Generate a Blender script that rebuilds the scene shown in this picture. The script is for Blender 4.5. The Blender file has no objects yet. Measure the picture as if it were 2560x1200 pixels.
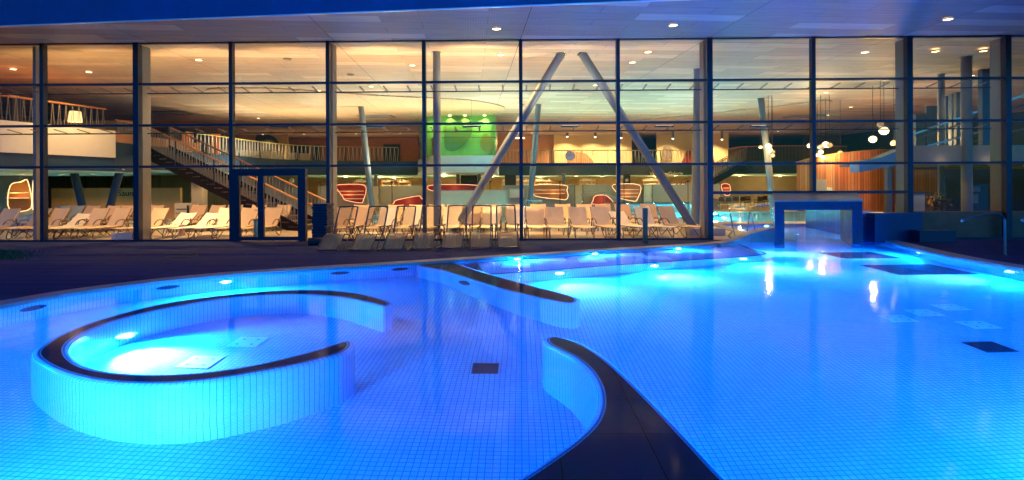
import bpy, bmesh, math, random
from mathutils import Vector, Matrix
from mathutils.geometry import tessellate_polygon
random.seed(7)
C = bpy.context.scene
COL = C.collection
R = math.radians
# ------------------------------------------------------------------ camera
CAM = Vector((0, 0, 1.70))
YAW, ROLL, F = R(0.9), R(-0.25), 1400.0
cd = bpy.data.cameras.new('camera'); cam = bpy.data.objects.new('camera', cd); COL.objects.link(cam)
cd.sensor_width = 36; cd.lens = F / 2560 * 36; cd.shift_y = -135 / 2560; cd.clip_start = .05; cd.clip_end = 600
ROT = Matrix.Rotation(YAW, 3, 'Z') @ Matrix.Rotation(R(90), 3, 'X') @ Matrix.Rotation(ROLL, 3, 'Z')
cam.location = CAM; cam.rotation_euler = ROT.to_euler()
C.camera = cam
# ------------------------------------------------------------------ sky: late dusk
w = bpy.data.worlds.new('World'); C.world = w; w.use_nodes = True
wn = w.node_tree.nodes; wl = w.node_tree.links
bg = wn['Background']; sky = wn.new('ShaderNodeTexSky'); sky.sky_type = 'NISHITA'; sky.sun_disc = False
sky.sun_elevation = R(-3.0); sky.sun_rotation = R(150); sky.ozone_density = 3.5; sky.dust_density = .3
hs = wn.new('ShaderNodeHueSaturation'); hs.inputs['Saturation'].default_value = 1.1
tn = wn.new('ShaderNodeMixRGB'); tn.blend_type = 'MULTIPLY'; tn.inputs[0].default_value = 1; tn.inputs[2].default_value = (.04, .75, .9, 1)
wl.new(sky.outputs[0], hs.inputs['Color']); wl.new(hs.outputs[0], tn.inputs[1]); wl.new(tn.outputs[0], bg.inputs[0]); bg.inputs[1].default_value = 12
C.view_settings.view_transform = 'Standard'; C.view_settings.look = 'None'
C.view_settings.exposure = 0.0; C.view_settings.gamma = 1
cy = C.cycles
cy.use_denoising = True
cy.max_bounces = 10; cy.diffuse_bounces = 4; cy.glossy_bounces = 4; cy.transmission_bounces = 6; cy.transparent_max_bounces = 24
cy.sample_clamp_indirect = 150; cy.sample_clamp_direct = 0; cy.blur_glossy = .5
WARM = (1.0, .60, .22); AMB = (1.0, .66, .33)
# ------------------------------------------------------------------ photo measurement -> metres
def ray(px, py):
    return ROT @ Vector(((px - 1280) / F, (465 - py) / F, -1))
def P(px, py, Y):
    d = ray(px, py); return CAM + d * (Y / d.y)
def G(px, py, z=0.0):
    d = ray(px, py); return CAM + d * ((z - CAM.z) / d.z)
def ceil_z(Y): return 6.26 + .016 * (Y - 17.5)
def PC(px, py, off=0):
    d = ray(px, py); return CAM + d * ((6.26 - .28 + off - CAM.z) / (d.z - .016 * d.y))
# ------------------------------------------------------------------ materials
MATS = {}
def nodes(name):
    m = bpy.data.materials.new(name); m.use_nodes = True; nt = m.node_tree
    return m, nt, nt.nodes['Principled BSDF'], nt.nodes['Material Output']
def N(nt, t, **kw):
    n = nt.nodes.new(t)
    for k, v in kw.items():
        if k.startswith('i_'): n.inputs[k[2:].replace('_', ' ')].default_value = v
        else: setattr(n, k, v)
    return n
def c4(c): return (c[0], c[1], c[2], 1)
def mat(name, col, rough=.6, metal=0, var=.12, vscale=3.0, bump=.0, bscale=60, stretch=(1, 1, 1), emit=None, es=0, spec=.5):
    if name in MATS: return MATS[name]
    m, nt, b, o = nodes(name); L = nt.links.new
    tc = N(nt, 'ShaderNodeTexCoord'); mp = N(nt, 'ShaderNodeMapping'); mp.inputs['Scale'].default_value = stretch
    L(tc.outputs['Object'], mp.inputs[0])
    nz = N(nt, 'ShaderNodeTexNoise', i_Scale=vscale, i_Detail=4.0); L(mp.outputs[0], nz.inputs['Vector'])
    mx = N(nt, 'ShaderNodeMixRGB'); mx.inputs[1].default_value = c4([x * (1 - var * 1.6) for x in col]); mx.inputs[2].default_value = c4([min(1, x * (1 + var * 1.6)) for x in col])
    L(nz.outputs[0], mx.inputs[0]); L(mx.outputs[0], b.inputs['Base Color'])
    b.inputs['Roughness'].default_value = rough; b.inputs['Metallic'].default_value = metal
    b.inputs['Specular IOR Level'].default_value = spec
    if bump:
        n2 = N(nt, 'ShaderNodeTexNoise', i_Scale=bscale, i_Detail=3.0); L(mp.outputs[0], n2.inputs['Vector'])
        bp = N(nt, 'ShaderNodeBump', i_Strength=bump, i_Distance=.01); L(n2.outputs[0], bp.inputs['Height']); L(bp.outputs[0], b.inputs['Normal'])
    if emit: b.inputs['Emission Color'].default_value = c4(emit); b.inputs['Emission Strength'].default_value = es
    MATS[name] = m; return m
def tile(name, c1, c2, grout, w, h, mortar, rough=.25, uv=True, bump=.2, spec=.5):
    if name in MATS: return MATS[name]
    m, nt, b, o = nodes(name); L = nt.links.new
    tc = N(nt, 'ShaderNodeTexCoord'); br = N(nt, 'ShaderNodeTexBrick'); br.offset = 0; br.squash = 1
    br.inputs['Scale'].default_value = 1; br.inputs['Brick Width'].default_value = w; br.inputs['Row Height'].default_value = h
    br.inputs['Mortar Size'].default_value = mortar; br.inputs['Mortar Smooth'].default_value = .1
    br.inputs['Color1'].default_value = c4(c1); br.inputs['Color2'].default_value = c4(c2); br.inputs['Mortar'].default_value = c4(grout)
    L(tc.outputs['UV' if uv else 'Object'], br.inputs['Vector'])
    nz = N(nt, 'ShaderNodeTexNoise', i_Scale=.6, i_Detail=5.0); L(tc.outputs['Object'], nz.inputs['Vector'])
    mr = N(nt, 'ShaderNodeMapRange'); mr.inputs['To Min'].default_value = .82; mr.inputs['To Max'].default_value = 1.12; L(nz.outputs[0], mr.inputs[0])
    mx = N(nt, 'ShaderNodeVectorMath', operation='SCALE'); L(br.outputs[0], mx.inputs[0]); L(mr.outputs[0], mx.inputs['Scale'])
    L(mx.outputs[0], b.inputs['Base Color']); b.inputs['Roughness'].default_value = rough; b.inputs['Specular IOR Level'].default_value = spec
    bp = N(nt, 'ShaderNodeBump', i_Strength=bump, i_Distance=.003, invert=True); L(br.outputs['Fac'], bp.inputs['Height']); L(bp.outputs[0], b.inputs['Normal'])
    MATS[name] = m; return m
def glassmat(name, tint=(1, 1, 1), rough=.0, ior=1.45, bump=0, base=None, frost=0):
    m, nt, b, o = nodes(name); L = nt.links.new
    tr = N(nt, 'ShaderNodeBsdfTransparent'); tr.inputs[0].default_value = c4(tint)
    gl = N(nt, 'ShaderNodeBsdfGlossy'); gl.inputs['Roughness'].default_value = rough
    fr = N(nt, 'ShaderNodeFresnel', i_IOR=ior); mx = N(nt, 'ShaderNodeMixShader')
    tc = N(nt, 'ShaderNodeTexCoord'); nz = N(nt, 'ShaderNodeTexNoise', i_Scale=.35, i_Detail=1.0); L(tc.outputs['Object'], nz.inputs['Vector'])
    bp = N(nt, 'ShaderNodeBump', i_Strength=.02, i_Distance=.05); L(nz.outputs[0], bp.inputs['Height']); L(bp.outputs[0], gl.inputs['Normal'])
    L(fr.outputs[0], mx.inputs[0]); L(tr.outputs[0], mx.inputs[1]); L(gl.outputs[0], mx.inputs[2])
    out = mx
    if base:
        d1 = N(nt, 'ShaderNodeBsdfDiffuse'); d1.inputs[0].default_value = c4(base); d2 = N(nt, 'ShaderNodeBsdfTranslucent'); d2.inputs[0].default_value = c4([min(1, q * 1.6) for q in base]); df = N(nt, 'ShaderNodeMixShader'); df.inputs[0].default_value = .6; L(d1.outputs[0], df.inputs[1]); L(d2.outputs[0], df.inputs[2])
        m2 = N(nt, 'ShaderNodeMixShader'); m2.inputs[0].default_value = frost
        L(mx.outputs[0], m2.inputs[1]); L(df.outputs[0], m2.inputs[2]); out = m2
    L(out.outputs[0], o.inputs['Surface']); MATS[name] = m; return m
def glow(name, col, s):
    if name in MATS: return MATS[name]
    m, nt, b, o = nodes(name); b.inputs['Base Color'].default_value = c4(col)
    b.inputs['Emission Color'].default_value = c4(col); b.inputs['Emission Strength'].default_value = s; MATS[name] = m; return m
def planks(name, cols, w, axis='uv', rough=.6):
    """vertical timber slats of varied tone"""
    m, nt, b, o = nodes(name); L = nt.links.new
    tc = N(nt, 'ShaderNodeTexCoord'); sx = N(nt, 'ShaderNodeSeparateXYZ'); L(tc.outputs['UV'], sx.inputs[0])
    dv = N(nt, 'ShaderNodeMath', operation='DIVIDE'); dv.inputs[1].default_value = w; L(sx.outputs[0], dv.inputs[0])
    fl = N(nt, 'ShaderNodeMath', operation='FLOOR'); L(dv.outputs[0], fl.inputs[0])
    wn_ = N(nt, 'ShaderNodeTexWhiteNoise', noise_dimensions='1D'); L(fl.outputs[0], wn_.inputs['W'])
    rp = N(nt, 'ShaderNodeValToRGB'); els = rp.color_ramp.elements
    els[0].color = c4(cols[0]); els[1].color = c4(cols[-1])
    for i, c_ in enumerate(cols[1:-1]):
        e = els.new((i + 1) / (len(cols) - 1)); e.color = c4(c_)
    L(wn_.outputs[0], rp.inputs[0])
    nz = N(nt, 'ShaderNodeTexNoise', i_Scale=6.0, i_Detail=6.0); mp = N(nt, 'ShaderNodeMapping'); mp.inputs['Scale'].default_value = (8, 8, .6)
    L(tc.outputs['Object'], mp.inputs[0]); L(mp.outputs[0], nz.inputs['Vector'])
    mr = N(nt, 'ShaderNodeMapRange'); mr.inputs['To Min'].default_value = .7; mr.inputs['To Max'].default_value = 1.25; L(nz.outputs[0], mr.inputs[0])
    vm = N(nt, 'ShaderNodeVectorMath', operation='SCALE'); L(rp.outputs[0], vm.inputs[0]); L(mr.outputs[0], vm.inputs['Scale'])
    fc = N(nt, 'ShaderNodeMath', operation='FRACT'); L(dv.outputs[0], fc.inputs[0])
    gt = N(nt, 'ShaderNodeMath', operation='GREATER_THAN'); gt.inputs[1].default_value = .12; L(fc.outputs[0], gt.inputs[0])
    v2 = N(nt, 'ShaderNodeMixRGB'); v2.inputs[1].default_value = c4([x * .12 for x in cols[0]]); L(gt.outputs[0], v2.inputs[0]); L(vm.outputs[0], v2.inputs[2])
    L(v2.outputs[0], b.inputs['Base Color']); b.inputs['Roughness'].default_value = rough; MATS[name] = m; return m
def ceiling_mat(name, light, dark, perf=.22):
    m, nt, b, o = nodes(name); L = nt.links.new
    tc = N(nt, 'ShaderNodeTexCoord'); mp = N(nt, 'ShaderNodeMapping'); mp.inputs['Rotation'].default_value = (0, 0, R(-5)); L(tc.outputs['Object'], mp.inputs[0])
    def brick(w_, h_, mo, c1, c2, cm, off=.5):
        br = N(nt, 'ShaderNodeTexBrick'); br.offset = off; br.inputs['Scale'].default_value = 1; br.inputs['Brick Width'].default_value = w_; br.inputs['Row Height'].default_value = h_
        br.inputs['Mortar Size'].default_value = mo; br.inputs['Mortar Smooth'].default_value = 0
        br.inputs['Color1'].default_value = c4(c1); br.inputs['Color2'].default_value = c4(c2); br.inputs['Mortar'].default_value = c4(cm)
        L(mp.outputs[0], br.inputs['Vector']); return br
    tone = brick(2.9, .6, .006, light, dark, [x * .25 for x in dark], .37)
    pm = brick(2.9, .6, 0, (0, 0, 0), (1, 1, 1), (0, 0, 0), .37)
    gt = N(nt, 'ShaderNodeMath', operation='GREATER_THAN'); gt.inputs[1].default_value = .3; L(pm.outputs[0], gt.inputs[0])
    dots = N(nt, 'ShaderNodeTexBrick'); dots.offset = 0
    for k, v in (('Scale', 1), ('Brick Width', .07), ('Row Height', .05), ('Mortar Size', .018), ('Mortar Smooth', 0)): dots.inputs[k].default_value = v
    L(mp.outputs[0], dots.inputs['Vector'])
    ml = N(nt, 'ShaderNodeMath', operation='MULTIPLY'); L(gt.outputs[0], ml.inputs[0]); L(dots.outputs['Fac'], ml.inputs[1])
    m2 = N(nt, 'ShaderNodeMath', operation='MULTIPLY'); m2.inputs[1].default_value = perf; L(ml.outputs[0], m2.inputs[0])
    nz = N(nt, 'ShaderNodeTexNoise', i_Scale=2.0, i_Detail=8.0); mp2 = N(nt, 'ShaderNodeMapping'); mp2.inputs['Scale'].default_value = (.5, 9, 1)
    L(mp.outputs[0], mp2.inputs[0]); L(mp2.outputs[0], nz.inputs['Vector'])
    mr = N(nt, 'ShaderNodeMapRange'); mr.inputs['To Min'].default_value = .5; mr.inputs['To Max'].default_value = 1.45; L(nz.outputs[0], mr.inputs[0])
    vm = N(nt, 'ShaderNodeVectorMath', operation='SCALE'); L(tone.outputs[0], vm.inputs[0]); L(mr.outputs[0], vm.inputs['Scale'])
    big = brick(5.8, 300, .012, (1, 1, 1), (1, 1, 1), (.25, .25, .25), 0)
    mm = N(nt, 'ShaderNodeVectorMath', operation='MULTIPLY'); L(vm.outputs[0], mm.inputs[0]); L(big.outputs[0], mm.inputs[1])
    mx = N(nt, 'ShaderNodeMixRGB'); mx.inputs[2].default_value = (.02, .02, .025, 1); L(m2.outputs[0], mx.inputs[0]); L(mm.outputs[0], mx.inputs[1])
    L(mx.outputs[0], b.inputs['Base Color']); b.inputs['Roughness'].default_value = .6; MATS[name] = m; return m

POOLT = tile('pool_wall_mosaic', (.40, .69, .82), (.34, .63, .80), (.08, .24, .44), .055, .03, .0035)
POOLF = tile('pool_floor_mosaic', (.34, .68, .82), (.28, .61, .78), (.09, .28, .48), .062, .062, .0042, uv=False)
CAP = tile('dark_cap_stone', (.018, .040, .095), (.024, .048, .11), (.004, .006, .012), .62, .62, .006, rough=.35, uv=False)
BLUET = tile('royal_blue_mosaic', (.004, .016, .085), (.006, .022, .11), (.003, .008, .035), .03, .03, .004)
DECK = mat('dark_deck_stone', (.008, .045, .13), .85, spec=.06, var=.35, vscale=1.2, bump=.3, bscale=12, stretch=(.35, 2.5, 1))
COPE = tile('coping_stone', (.34, .30, .27), (.27, .25, .23), (.08, .08, .08), .6, 5, .006, rough=.5)
METAL = mat('navy_painted_metal', (.006, .013, .040), .4, .3, var=.05)
STEEL = mat('brushed_steel', (.62, .62, .63), .22, 1, var=.06, vscale=20)
DARKST = mat('dark_steel', (.05, .05, .06), .4, .6)
WHITEC = mat('painted_column_grey', (.17, .155, .15), .5, var=.05)
CONC = mat('painted_column_pale', (.13, .155, .175), .5, var=.06)
CEIL = ceiling_mat('timber_ceiling_panels', (.62, .47, .34), (.52, .40, .29))
CEIL2 = ceiling_mat('plain_timber_panels', (.50, .34, .20), (.45, .31, .18), perf=0)
FLOORM = tile('beige_stone_floor', (.52, .42, .33), (.46, .38, .31), (.25, .2, .17), .6, .6, .006, rough=.3, uv=False)
GLASS = glassmat('clear_glazing', (.95, .97, .97), .0, 1.25)
RAILG = glassmat('glass_balustrade', (.85, .93, .92), .02, 1.45)
FROST = glassmat('frosted_glass', (.75, .7, .62), .3, 1.3, base=(.55, .48, .40), frost=.45)
FABRIC = mat('beige_sling_fabric', (.74, .52, .27), .8, var=.06, vscale=8, bump=.15, bscale=300)
FABRICW = mat('cream_sling_fabric', (.86, .72, .45), .8, var=.05, vscale=8, bump=.15, bscale=300)
FABRICD = mat('tan_sling_fabric', (.52, .34, .20), .8, var=.06, vscale=8)
FABRICG = mat('grey_green_sling_fabric', (.30, .33, .28), .8, var=.06, vscale=8)
LEG = mat('bronze_tube', (.20, .15, .11), .35, .8)
BEIGEW = mat('olive_plaster', (.42, .38, .26), .7, var=.08, vscale=1.2)
GREYW = mat('grey_green_plaster', (.34, .38, .34), .7, var=.08, vscale=1.2)
BROWNW = mat('brown_panel', (.50, .23, .09), .6, var=.12, vscale=1.5)
WHITEW = mat('white_board', (.72, .68, .62), .6, var=.04)
NAVYW = mat('petrol_blue_fascia', (.012, .05, .12), .5, var=.08)
DARKW = mat('charcoal_panel', (.03, .035, .045), .5)
TEALC = mat('pale_teal_soffit', (.40, .75, .74), .6, var=.06)
OCHRE = mat('ochre_plaster', (.62, .52, .26), .7, var=.08, vscale=1.0)
BROZ = mat('timber_handrail', (.45, .20, .07), .4, var=.15, vscale=15)
REDM = mat('red_mosaic', (.32, .02, .012), .5, var=.5, vscale=40)
ORM = mat('amber_mosaic', (.40, .16, .05), .5, var=.5, vscale=40)
GREENM = mat('lime_green_glass_wall', (.13, .36, .06), .3, var=.08)
CYANSL = mat('pale_blue_fascia', (.42, .60, .68), .5, var=.04)
SLAT = planks('cedar_slats', [(.28, .05, .012), (.58, .14, .035), (.70, .21, .06), (.36, .075, .02), (.78, .29, .10)], .16)
SLATD = planks('dark_slats', [(.10, .06, .03), (.18, .10, .05), (.14, .08, .04)], .14)
CURT = planks('beige_curtain', [(.35, .27, .22), (.42, .32, .26), (.30, .24, .2)], .22)
LED = glow('warm_strip_light', (1, .6, .28), 2.2)
GLOBE = glow('lit_glass_globe', (1, .72, .38), 3)
GLOBED = mat('unlit_glass_globe', (.62, .52, .36), .25, var=.05, emit=(1, .6, .25), es=.18)  # globes without a lamp, a faint warm glow is put into their colour
LENS = glow('downlight_lens', (1, .74, .40), 7)
PLENS = glow('pool_lamp_lens', (.55, .85, 1), 9)
# water: one body, clear, takes the red out of the light
def water_mat(name, absorb, dens, bump=.06, scale=1.1):
    m, nt, b, o = nodes(name); L = nt.links.new
    rf = N(nt, 'ShaderNodeBsdfRefraction', i_IOR=1.333, i_Roughness=.0); gl = N(nt, 'ShaderNodeBsdfGlossy', i_Roughness=.08); fr = N(nt, 'ShaderNodeFresnel', i_IOR=1.11); ms = N(nt, 'ShaderNodeMixShader')
    L(fr.outputs[0], ms.inputs[0]); L(rf.outputs[0], ms.inputs[1]); L(gl.outputs[0], ms.inputs[2])
    tc = N(nt, 'ShaderNodeTexCoord'); mp = N(nt, 'ShaderNodeMapping'); mp.inputs['Scale'].default_value = (1, .55, 1); L(tc.outputs['Object'], mp.inputs[0])
    nz = N(nt, 'ShaderNodeTexNoise', i_Scale=scale, i_Detail=2.0); L(mp.outputs[0], nz.inputs['Vector'])
    bp = N(nt, 'ShaderNodeBump', i_Strength=bump, i_Distance=.06); L(nz.outputs[0], bp.inputs['Height']); L(bp.outputs[0], gl.inputs['Normal']); b2 = N(nt, 'ShaderNodeBump', i_Strength=bump * .75, i_Distance=.06); L(nz.outputs[0], b2.inputs['Height']); L(b2.outputs[0], rf.inputs['Normal'])
    va = N(nt, 'ShaderNodeVolumeAbsorption'); va.inputs['Color'].default_value = c4(absorb); va.inputs['Density'].default_value = dens
    L(ms.outputs[0], o.inputs['Surface']); L(va.outputs[0], o.inputs['Volume']); MATS[name] = m; return m
WATER = water_mat('pool_water', (.0, .80, .98), .20, .20)
WATERI = water_mat('indoor_pool_water', (.2, .9, .95), .3)
# ------------------------------------------------------------------ mesh helpers
OFF = {}
class M:
    def __init__(s): s.v = []; s.f = []; s.uv = []
    def add(s, vs, fs, uvs=None):
        b = len(s.v); s.v += [Vector(v) for v in vs]
        for i, f in enumerate(fs):
            s.f.append([b + k for k in f]); s.uv.append(uvs[i] if uvs else None)
        return s
    def box(s, lo, hi):
        x0, y0, z0 = lo; x1, y1, z1 = hi
        vs = [(x0, y0, z0), (x1, y0, z0), (x1, y1, z0), (x0, y1, z0), (x0, y0, z1), (x1, y0, z1), (x1, y1, z1), (x0, y1, z1)]
        return s.add(vs, [(0, 3, 2, 1), (4, 5, 6, 7), (0, 1, 5, 4), (1, 2, 6, 5), (2, 3, 7, 6), (3, 0, 4, 7)])
    def beam(s, a, b, w_, h_, up=(0, 0, 1)):
        a = Vector(a); b = Vector(b); d = (b - a).normalized(); u = Vector(up)
        if abs(d.dot(u)) > .98: u = Vector((0, 1, 0))
        r = d.cross(u).normalized() * w_ / 2; t = r.cross(d).normalized() * h_ / 2
        vs = [a - r - t, a + r - t, a + r + t, a - r + t, b - r - t, b + r - t, b + r + t, b - r + t]
        return s.add(vs, [(0, 1, 2, 3), (7, 6, 5, 4), (0, 4, 5, 1), (1, 5, 6, 2), (2, 6, 7, 3), (3, 7, 4, 0)])
    def tube(s, pts, r, n=8, closed=False, r2=None):
        pts = [Vector(p) for p in pts]; k = len(pts); vs = []
        for i, p in enumerate(pts):
            if closed: d = pts[(i + 1) % k] - pts[i - 1]
            else: d = pts[min(i + 1, k - 1)] - pts[max(i - 1, 0)]
            d.normalize(); u = Vector((0, 0, 1)) if abs(d.z) < .9 else Vector((0, 1, 0))
            a = d.cross(u).normalized(); b_ = a.cross(d)
            rr = r if r2 is None else r + (r2 - r) * i / (k - 1)
            vs += [p + a * rr * math.cos(t * 2 * math.pi / n) + b_ * rr * math.sin(t * 2 * math.pi / n) for t in range(n)]
        fs = []
        for i in range(k if closed else k - 1):
            j = (i + 1) % k
            for t in range(n): fs.append((i * n + t, j * n + t, j * n + (t + 1) % n, i * n + (t + 1) % n))
        if not closed: fs += [tuple(range(n)), tuple(reversed(range((k - 1) * n, k * n)))]
        return s.add(vs, fs)
    def prism(s, poly, z0, z1, vert=False):
        """poly: list of (x,y)"""
        n = len(poly); vs = [(p[0], p[1], z0) for p in poly] + [(p[0], p[1], z1) for p in poly]
        tri = tessellate_polygon([[Vector((p[0], p[1], 0)) for p in poly]])
        fs = [t for t in tri] + [tuple(reversed([q + n for q in t])) for t in tri]
        uvs = [None] * len(fs); L_ = 0
        for i in range(n):
            j = (i + 1) % n; d = (Vector(poly[j][:2]) - Vector(poly[i][:2])).length
            fs.append((i, j, j + n, i + n)); uvs.append([(L_, z0), (L_ + d, z0), (L_ + d, z1), (L_, z1)]); L_ += d
        return s.add(vs, fs, uvs)
    def slabxz(s, poly, y0, y1):
        """outline in the XZ plane, thickness along Y"""
        n = len(poly); vs = [(p[0], y0, p[1]) for p in poly] + [(p[0], y1, p[1]) for p in poly]
        tri = tessellate_polygon([[Vector((p[0], p[1], 0)) for p in poly]])
        fs = [t for t in tri] + [tuple(reversed([q + n for q in t])) for t in tri]
        uvs = [[(poly[q % n][0], poly[q % n][1]) for q in f] for f in fs]
        for i in range(n):
            j = (i + 1) % n; fs.append((i, j, j + n, i + n)); uvs.append(None)
        return s.add(vs, fs, uvs)
    def sphere(s, c, r, n=16, sz=1):
        c = Vector(c); vs = [c + Vector((0, 0, r * sz))]; m_ = n // 2
        for i in range(1, m_):
            a = math.pi * i / m_
            for j in range(n):
                b = 2 * math.pi * j / n; vs.append(c + Vector((r * math.sin(a) * math.cos(b), r * math.sin(a) * math.sin(b), r * sz * math.cos(a))))
        vs.append(c - Vector((0, 0, r * sz))); fs = [(0, 1 + j, 1 + (j + 1) % n) for j in range(n)]
        for i in range(m_ - 2):
            for j in range(n): fs.append((1 + i * n + j, 1 + (i + 1) * n + j, 1 + (i + 1) * n + (j + 1) % n, 1 + i * n + (j + 1) % n))
        l = len(vs) - 1; fs += [(l, 1 + (m_ - 2) * n + (j + 1) % n, 1 + (m_ - 2) * n + j) for j in range(n)]
        return s.add(vs, fs)
    def grid(s, fn, nu, nv, th=0):
        vs = [fn(i / nu, j / nv) for j in range(nv + 1) for i in range(nu + 1)]
        fs = [(j * (nu + 1) + i, j * (nu + 1) + i + 1, (j + 1) * (nu + 1) + i + 1, (j + 1) * (nu + 1) + i) for j in range(nv) for i in range(nu)]
        return s.add(vs, fs)
    def build(s, name, m, parent=None, smooth=True, fix=True):
        me = bpy.data.meshes.new(name); off = OFF.get(parent.name, Vector((0, 0, 0))) if parent else Vector((0, 0, 0))
        me.from_pydata([tuple(v - off) for v in s.v], [], s.f)
        if any(s.uv):
            ul = me.uv_layers.new(name='UVMap')
            for p, u in zip(me.polygons, s.uv):
                if u:
                    for k, li in enumerate(p.loop_indices): ul.data[li].uv = u[k]
        if fix:
            bm = bmesh.new(); bm.from_mesh(me); bmesh.ops.recalc_face_normals(bm, faces=bm.faces); bm.to_mesh(me); bm.free()
        if smooth:
            me.shade_smooth(); me.set_sharp_from_angle(angle=.7)
        if m: me.materials.append(m)
        o = bpy.data.objects.new(name, me); COL.objects.link(o)
        if parent: o.parent = parent; OFF[o.name] = off
        return o
def thing(name, label, cat, loc=(0, 0, 0), group=None):
    o = bpy.data.objects.new(name, None); COL.objects.link(o); o.location = loc; OFF[o.name] = Vector(loc)
    o.empty_display_size = .2; tag(o, label, cat, group); return o
def tag(o, label, cat, group=None):
    o['label'] = label; o['category'] = cat
    o['kind'] = 'thing'
    if group: o['group'] = group
    return o
def struct(o, kind='structure'): o['kind'] = kind; return o
def dup(root, loc, rz, label, group, mats=None):
    r = root.copy(); COL.objects.link(r); r.location = loc; r.rotation_euler = (0, 0, rz); r['label'] = label; r['group'] = group
    for ch in list(root.children):
        c = ch.copy(); COL.objects.link(c); c.parent = r
        if mats and ch.name.split('.')[0] in mats:
            c.data = mats[ch.name.split('.')[0]]
        for g in ch.children:
            d = g.copy(); COL.objects.link(d); d.parent = c
    return r
def remat(o, m):
    me = o.data.copy(); me.materials.clear(); me.materials.append(m); return me
def smooth_path(pts, n=6, closed=False):
    pts = [Vector(p) for p in pts]; k = len(pts); out = []
    rng = range(k) if closed else range(k - 1)
    for i in rng:
        if closed: p0, p1, p2, p3 = pts[i - 1], pts[i], pts[(i + 1) % k], pts[(i + 2) % k]
        else: p0, p1, p2, p3 = pts[max(i - 1, 0)], pts[i], pts[i + 1], pts[min(i + 2, k - 1)]
        for j in range(n):
            t = j / n; out.append(.5 * ((2 * p1) + (p2 - p0) * t + (2 * p0 - 5 * p1 + 4 * p2 - p3) * t * t + (3 * p1 - p0 - 3 * p2 + p3) * t ** 3))
    if not closed: out.append(pts[-1])
    return out
def offset(poly, d):
    """closed poly of Vector2-ish, outward if d>0"""
    n = len(poly); area = sum(poly[i][0] * poly[(i + 1) % n][1] - poly[(i + 1) % n][0] * poly[i][1] for i in range(n)); sg = 1 if area > 0 else -1
    out = []
    for i in range(n):
        a = Vector(poly[i - 1][:2]); b = Vector(poly[i][:2]); c = Vector(poly[(i + 1) % n][:2])
        n1 = (b - a).normalized(); n2 = (c - b).normalized(); nn = (Vector((n1.y, -n1.x)) + Vector((n2.y, -n2.x)))
        if nn.length < 1e-6: nn = Vector((n1.y, -n1.x))
        nn.normalize(); k = max(.5, nn.dot(Vector((n1.y, -n1.x))))
        out.append(b + nn * (sg * d / k))
    return out
def spot(name, loc, direction, energy, color, angle=120, blend=.6, radius=.08, parent=None):
    l = bpy.data.lights.new(name, 'SPOT'); l.energy = energy; l.color = color; l.spot_size = R(angle); l.spot_blend = blend; l.shadow_soft_size = radius
    o = bpy.data.objects.new(name, l); COL.objects.link(o); o.location = Vector(loc) - (OFF.get(parent.name) if parent else Vector((0, 0, 0)))
    o.rotation_euler = Vector(direction).to_track_quat('-Z', 'Y').to_euler()
    if parent: o.parent = parent
    return o
def point(name, loc, energy, color, radius=.1, parent=None):
    l = bpy.data.lights.new(name, 'POINT'); l.energy = energy; l.color = color; l.shadow_soft_size = radius
    o = bpy.data.objects.new(name, l); COL.objects.link(o); o.location = Vector(loc) - (OFF.get(parent.name) if parent else Vector((0, 0, 0)))
    if parent: o.parent = parent
    return o
ORD = ['first', 'second', 'third', 'fourth', 'fifth', 'sixth', 'seventh', 'eighth', 'ninth', 'tenth', 'eleventh', 'twelfth', 'thirteenth', 'fourteenth', 'fifteenth', 'sixteenth', 'seventeenth', 'eighteenth', 'nineteenth', 'twentieth', 'twenty-first', 'twenty-second', 'twenty-third', 'twenty-fourth']
# ================================================================== THE POOL
FY = 17.5; WZ = -.04; DEP = -1.44
far = [G(x, y, WZ) for x, y in ((0, 772), (100, 753), (200, 736), (330, 718), (450, 704), (575, 692), (700, 683), (820, 675), (940, 668), (1060, 660), (1180, 652), (1300, 644), (1400, 638), (1500, 631), (1600, 625), (1700, 619), (1780, 614), (1830, 608), (1862, 601))]
far = [Vector((p.x, p.y)) for p in far]
right = [Vector((p.x, p.y)) for p in (G(2205, 603, WZ), G(2245, 613, WZ), G(2300, 627, WZ), G(2400, 649, WZ), G(2480, 663, WZ), G(2560, 677, WZ))]
pool = [Vector(p) for p in ((-10.2, 2.3), (-10.2, 5.0), (-8.9, 6.8))] + far + [Vector((7.25, 18.6)), Vector((8.1, 20.5)), Vector((8.6, 24.4)), Vector((12.4, 24.4)), Vector((12.0, 19.5))] + right + [Vector((12.0, 10.2)), Vector((13.6, 7.5)), Vector((14.2, 4.5)), Vector((14.0, 2.3))]
cor = pool[:3] + smooth_path(far, 3) + pool[3 + len(far):3 + len(far) + 5] + smooth_path(right, 3) + pool[-4:]
pool = [Vector((p[0], p[1])) for p in cor]
m = M(); n = len(pool); L_ = 0
for i in range(n):
    a, b = pool[i], pool[(i + 1) % n]; d = (b - a).length
    m.add([(a.x, a.y, DEP - .2), (b.x, b.y, DEP - .2), (b.x, b.y, -.005), (a.x, a.y, -.005)], [(0, 1, 2, 3)], [[(L_, DEP - .2), (L_ + d, DEP - .2), (L_ + d, 0), (L_, 0)]]); L_ += d
struct(m.build('pool_basin_wall', POOLT, smooth=False))
m = M(); xs = [-11, 15]
m.add([(-11, 1.9, DEP), (15, 1.9, DEP), (15, 25, DEP), (-11, 25, DEP)], [(0, 1, 2, 3)])
struct(m.build('pool_floor', POOLF, smooth=False))
pw = offset(pool, .02)
struct(M().prism(pw, DEP - .1, WZ).build('water', WATER, smooth=False))
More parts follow.
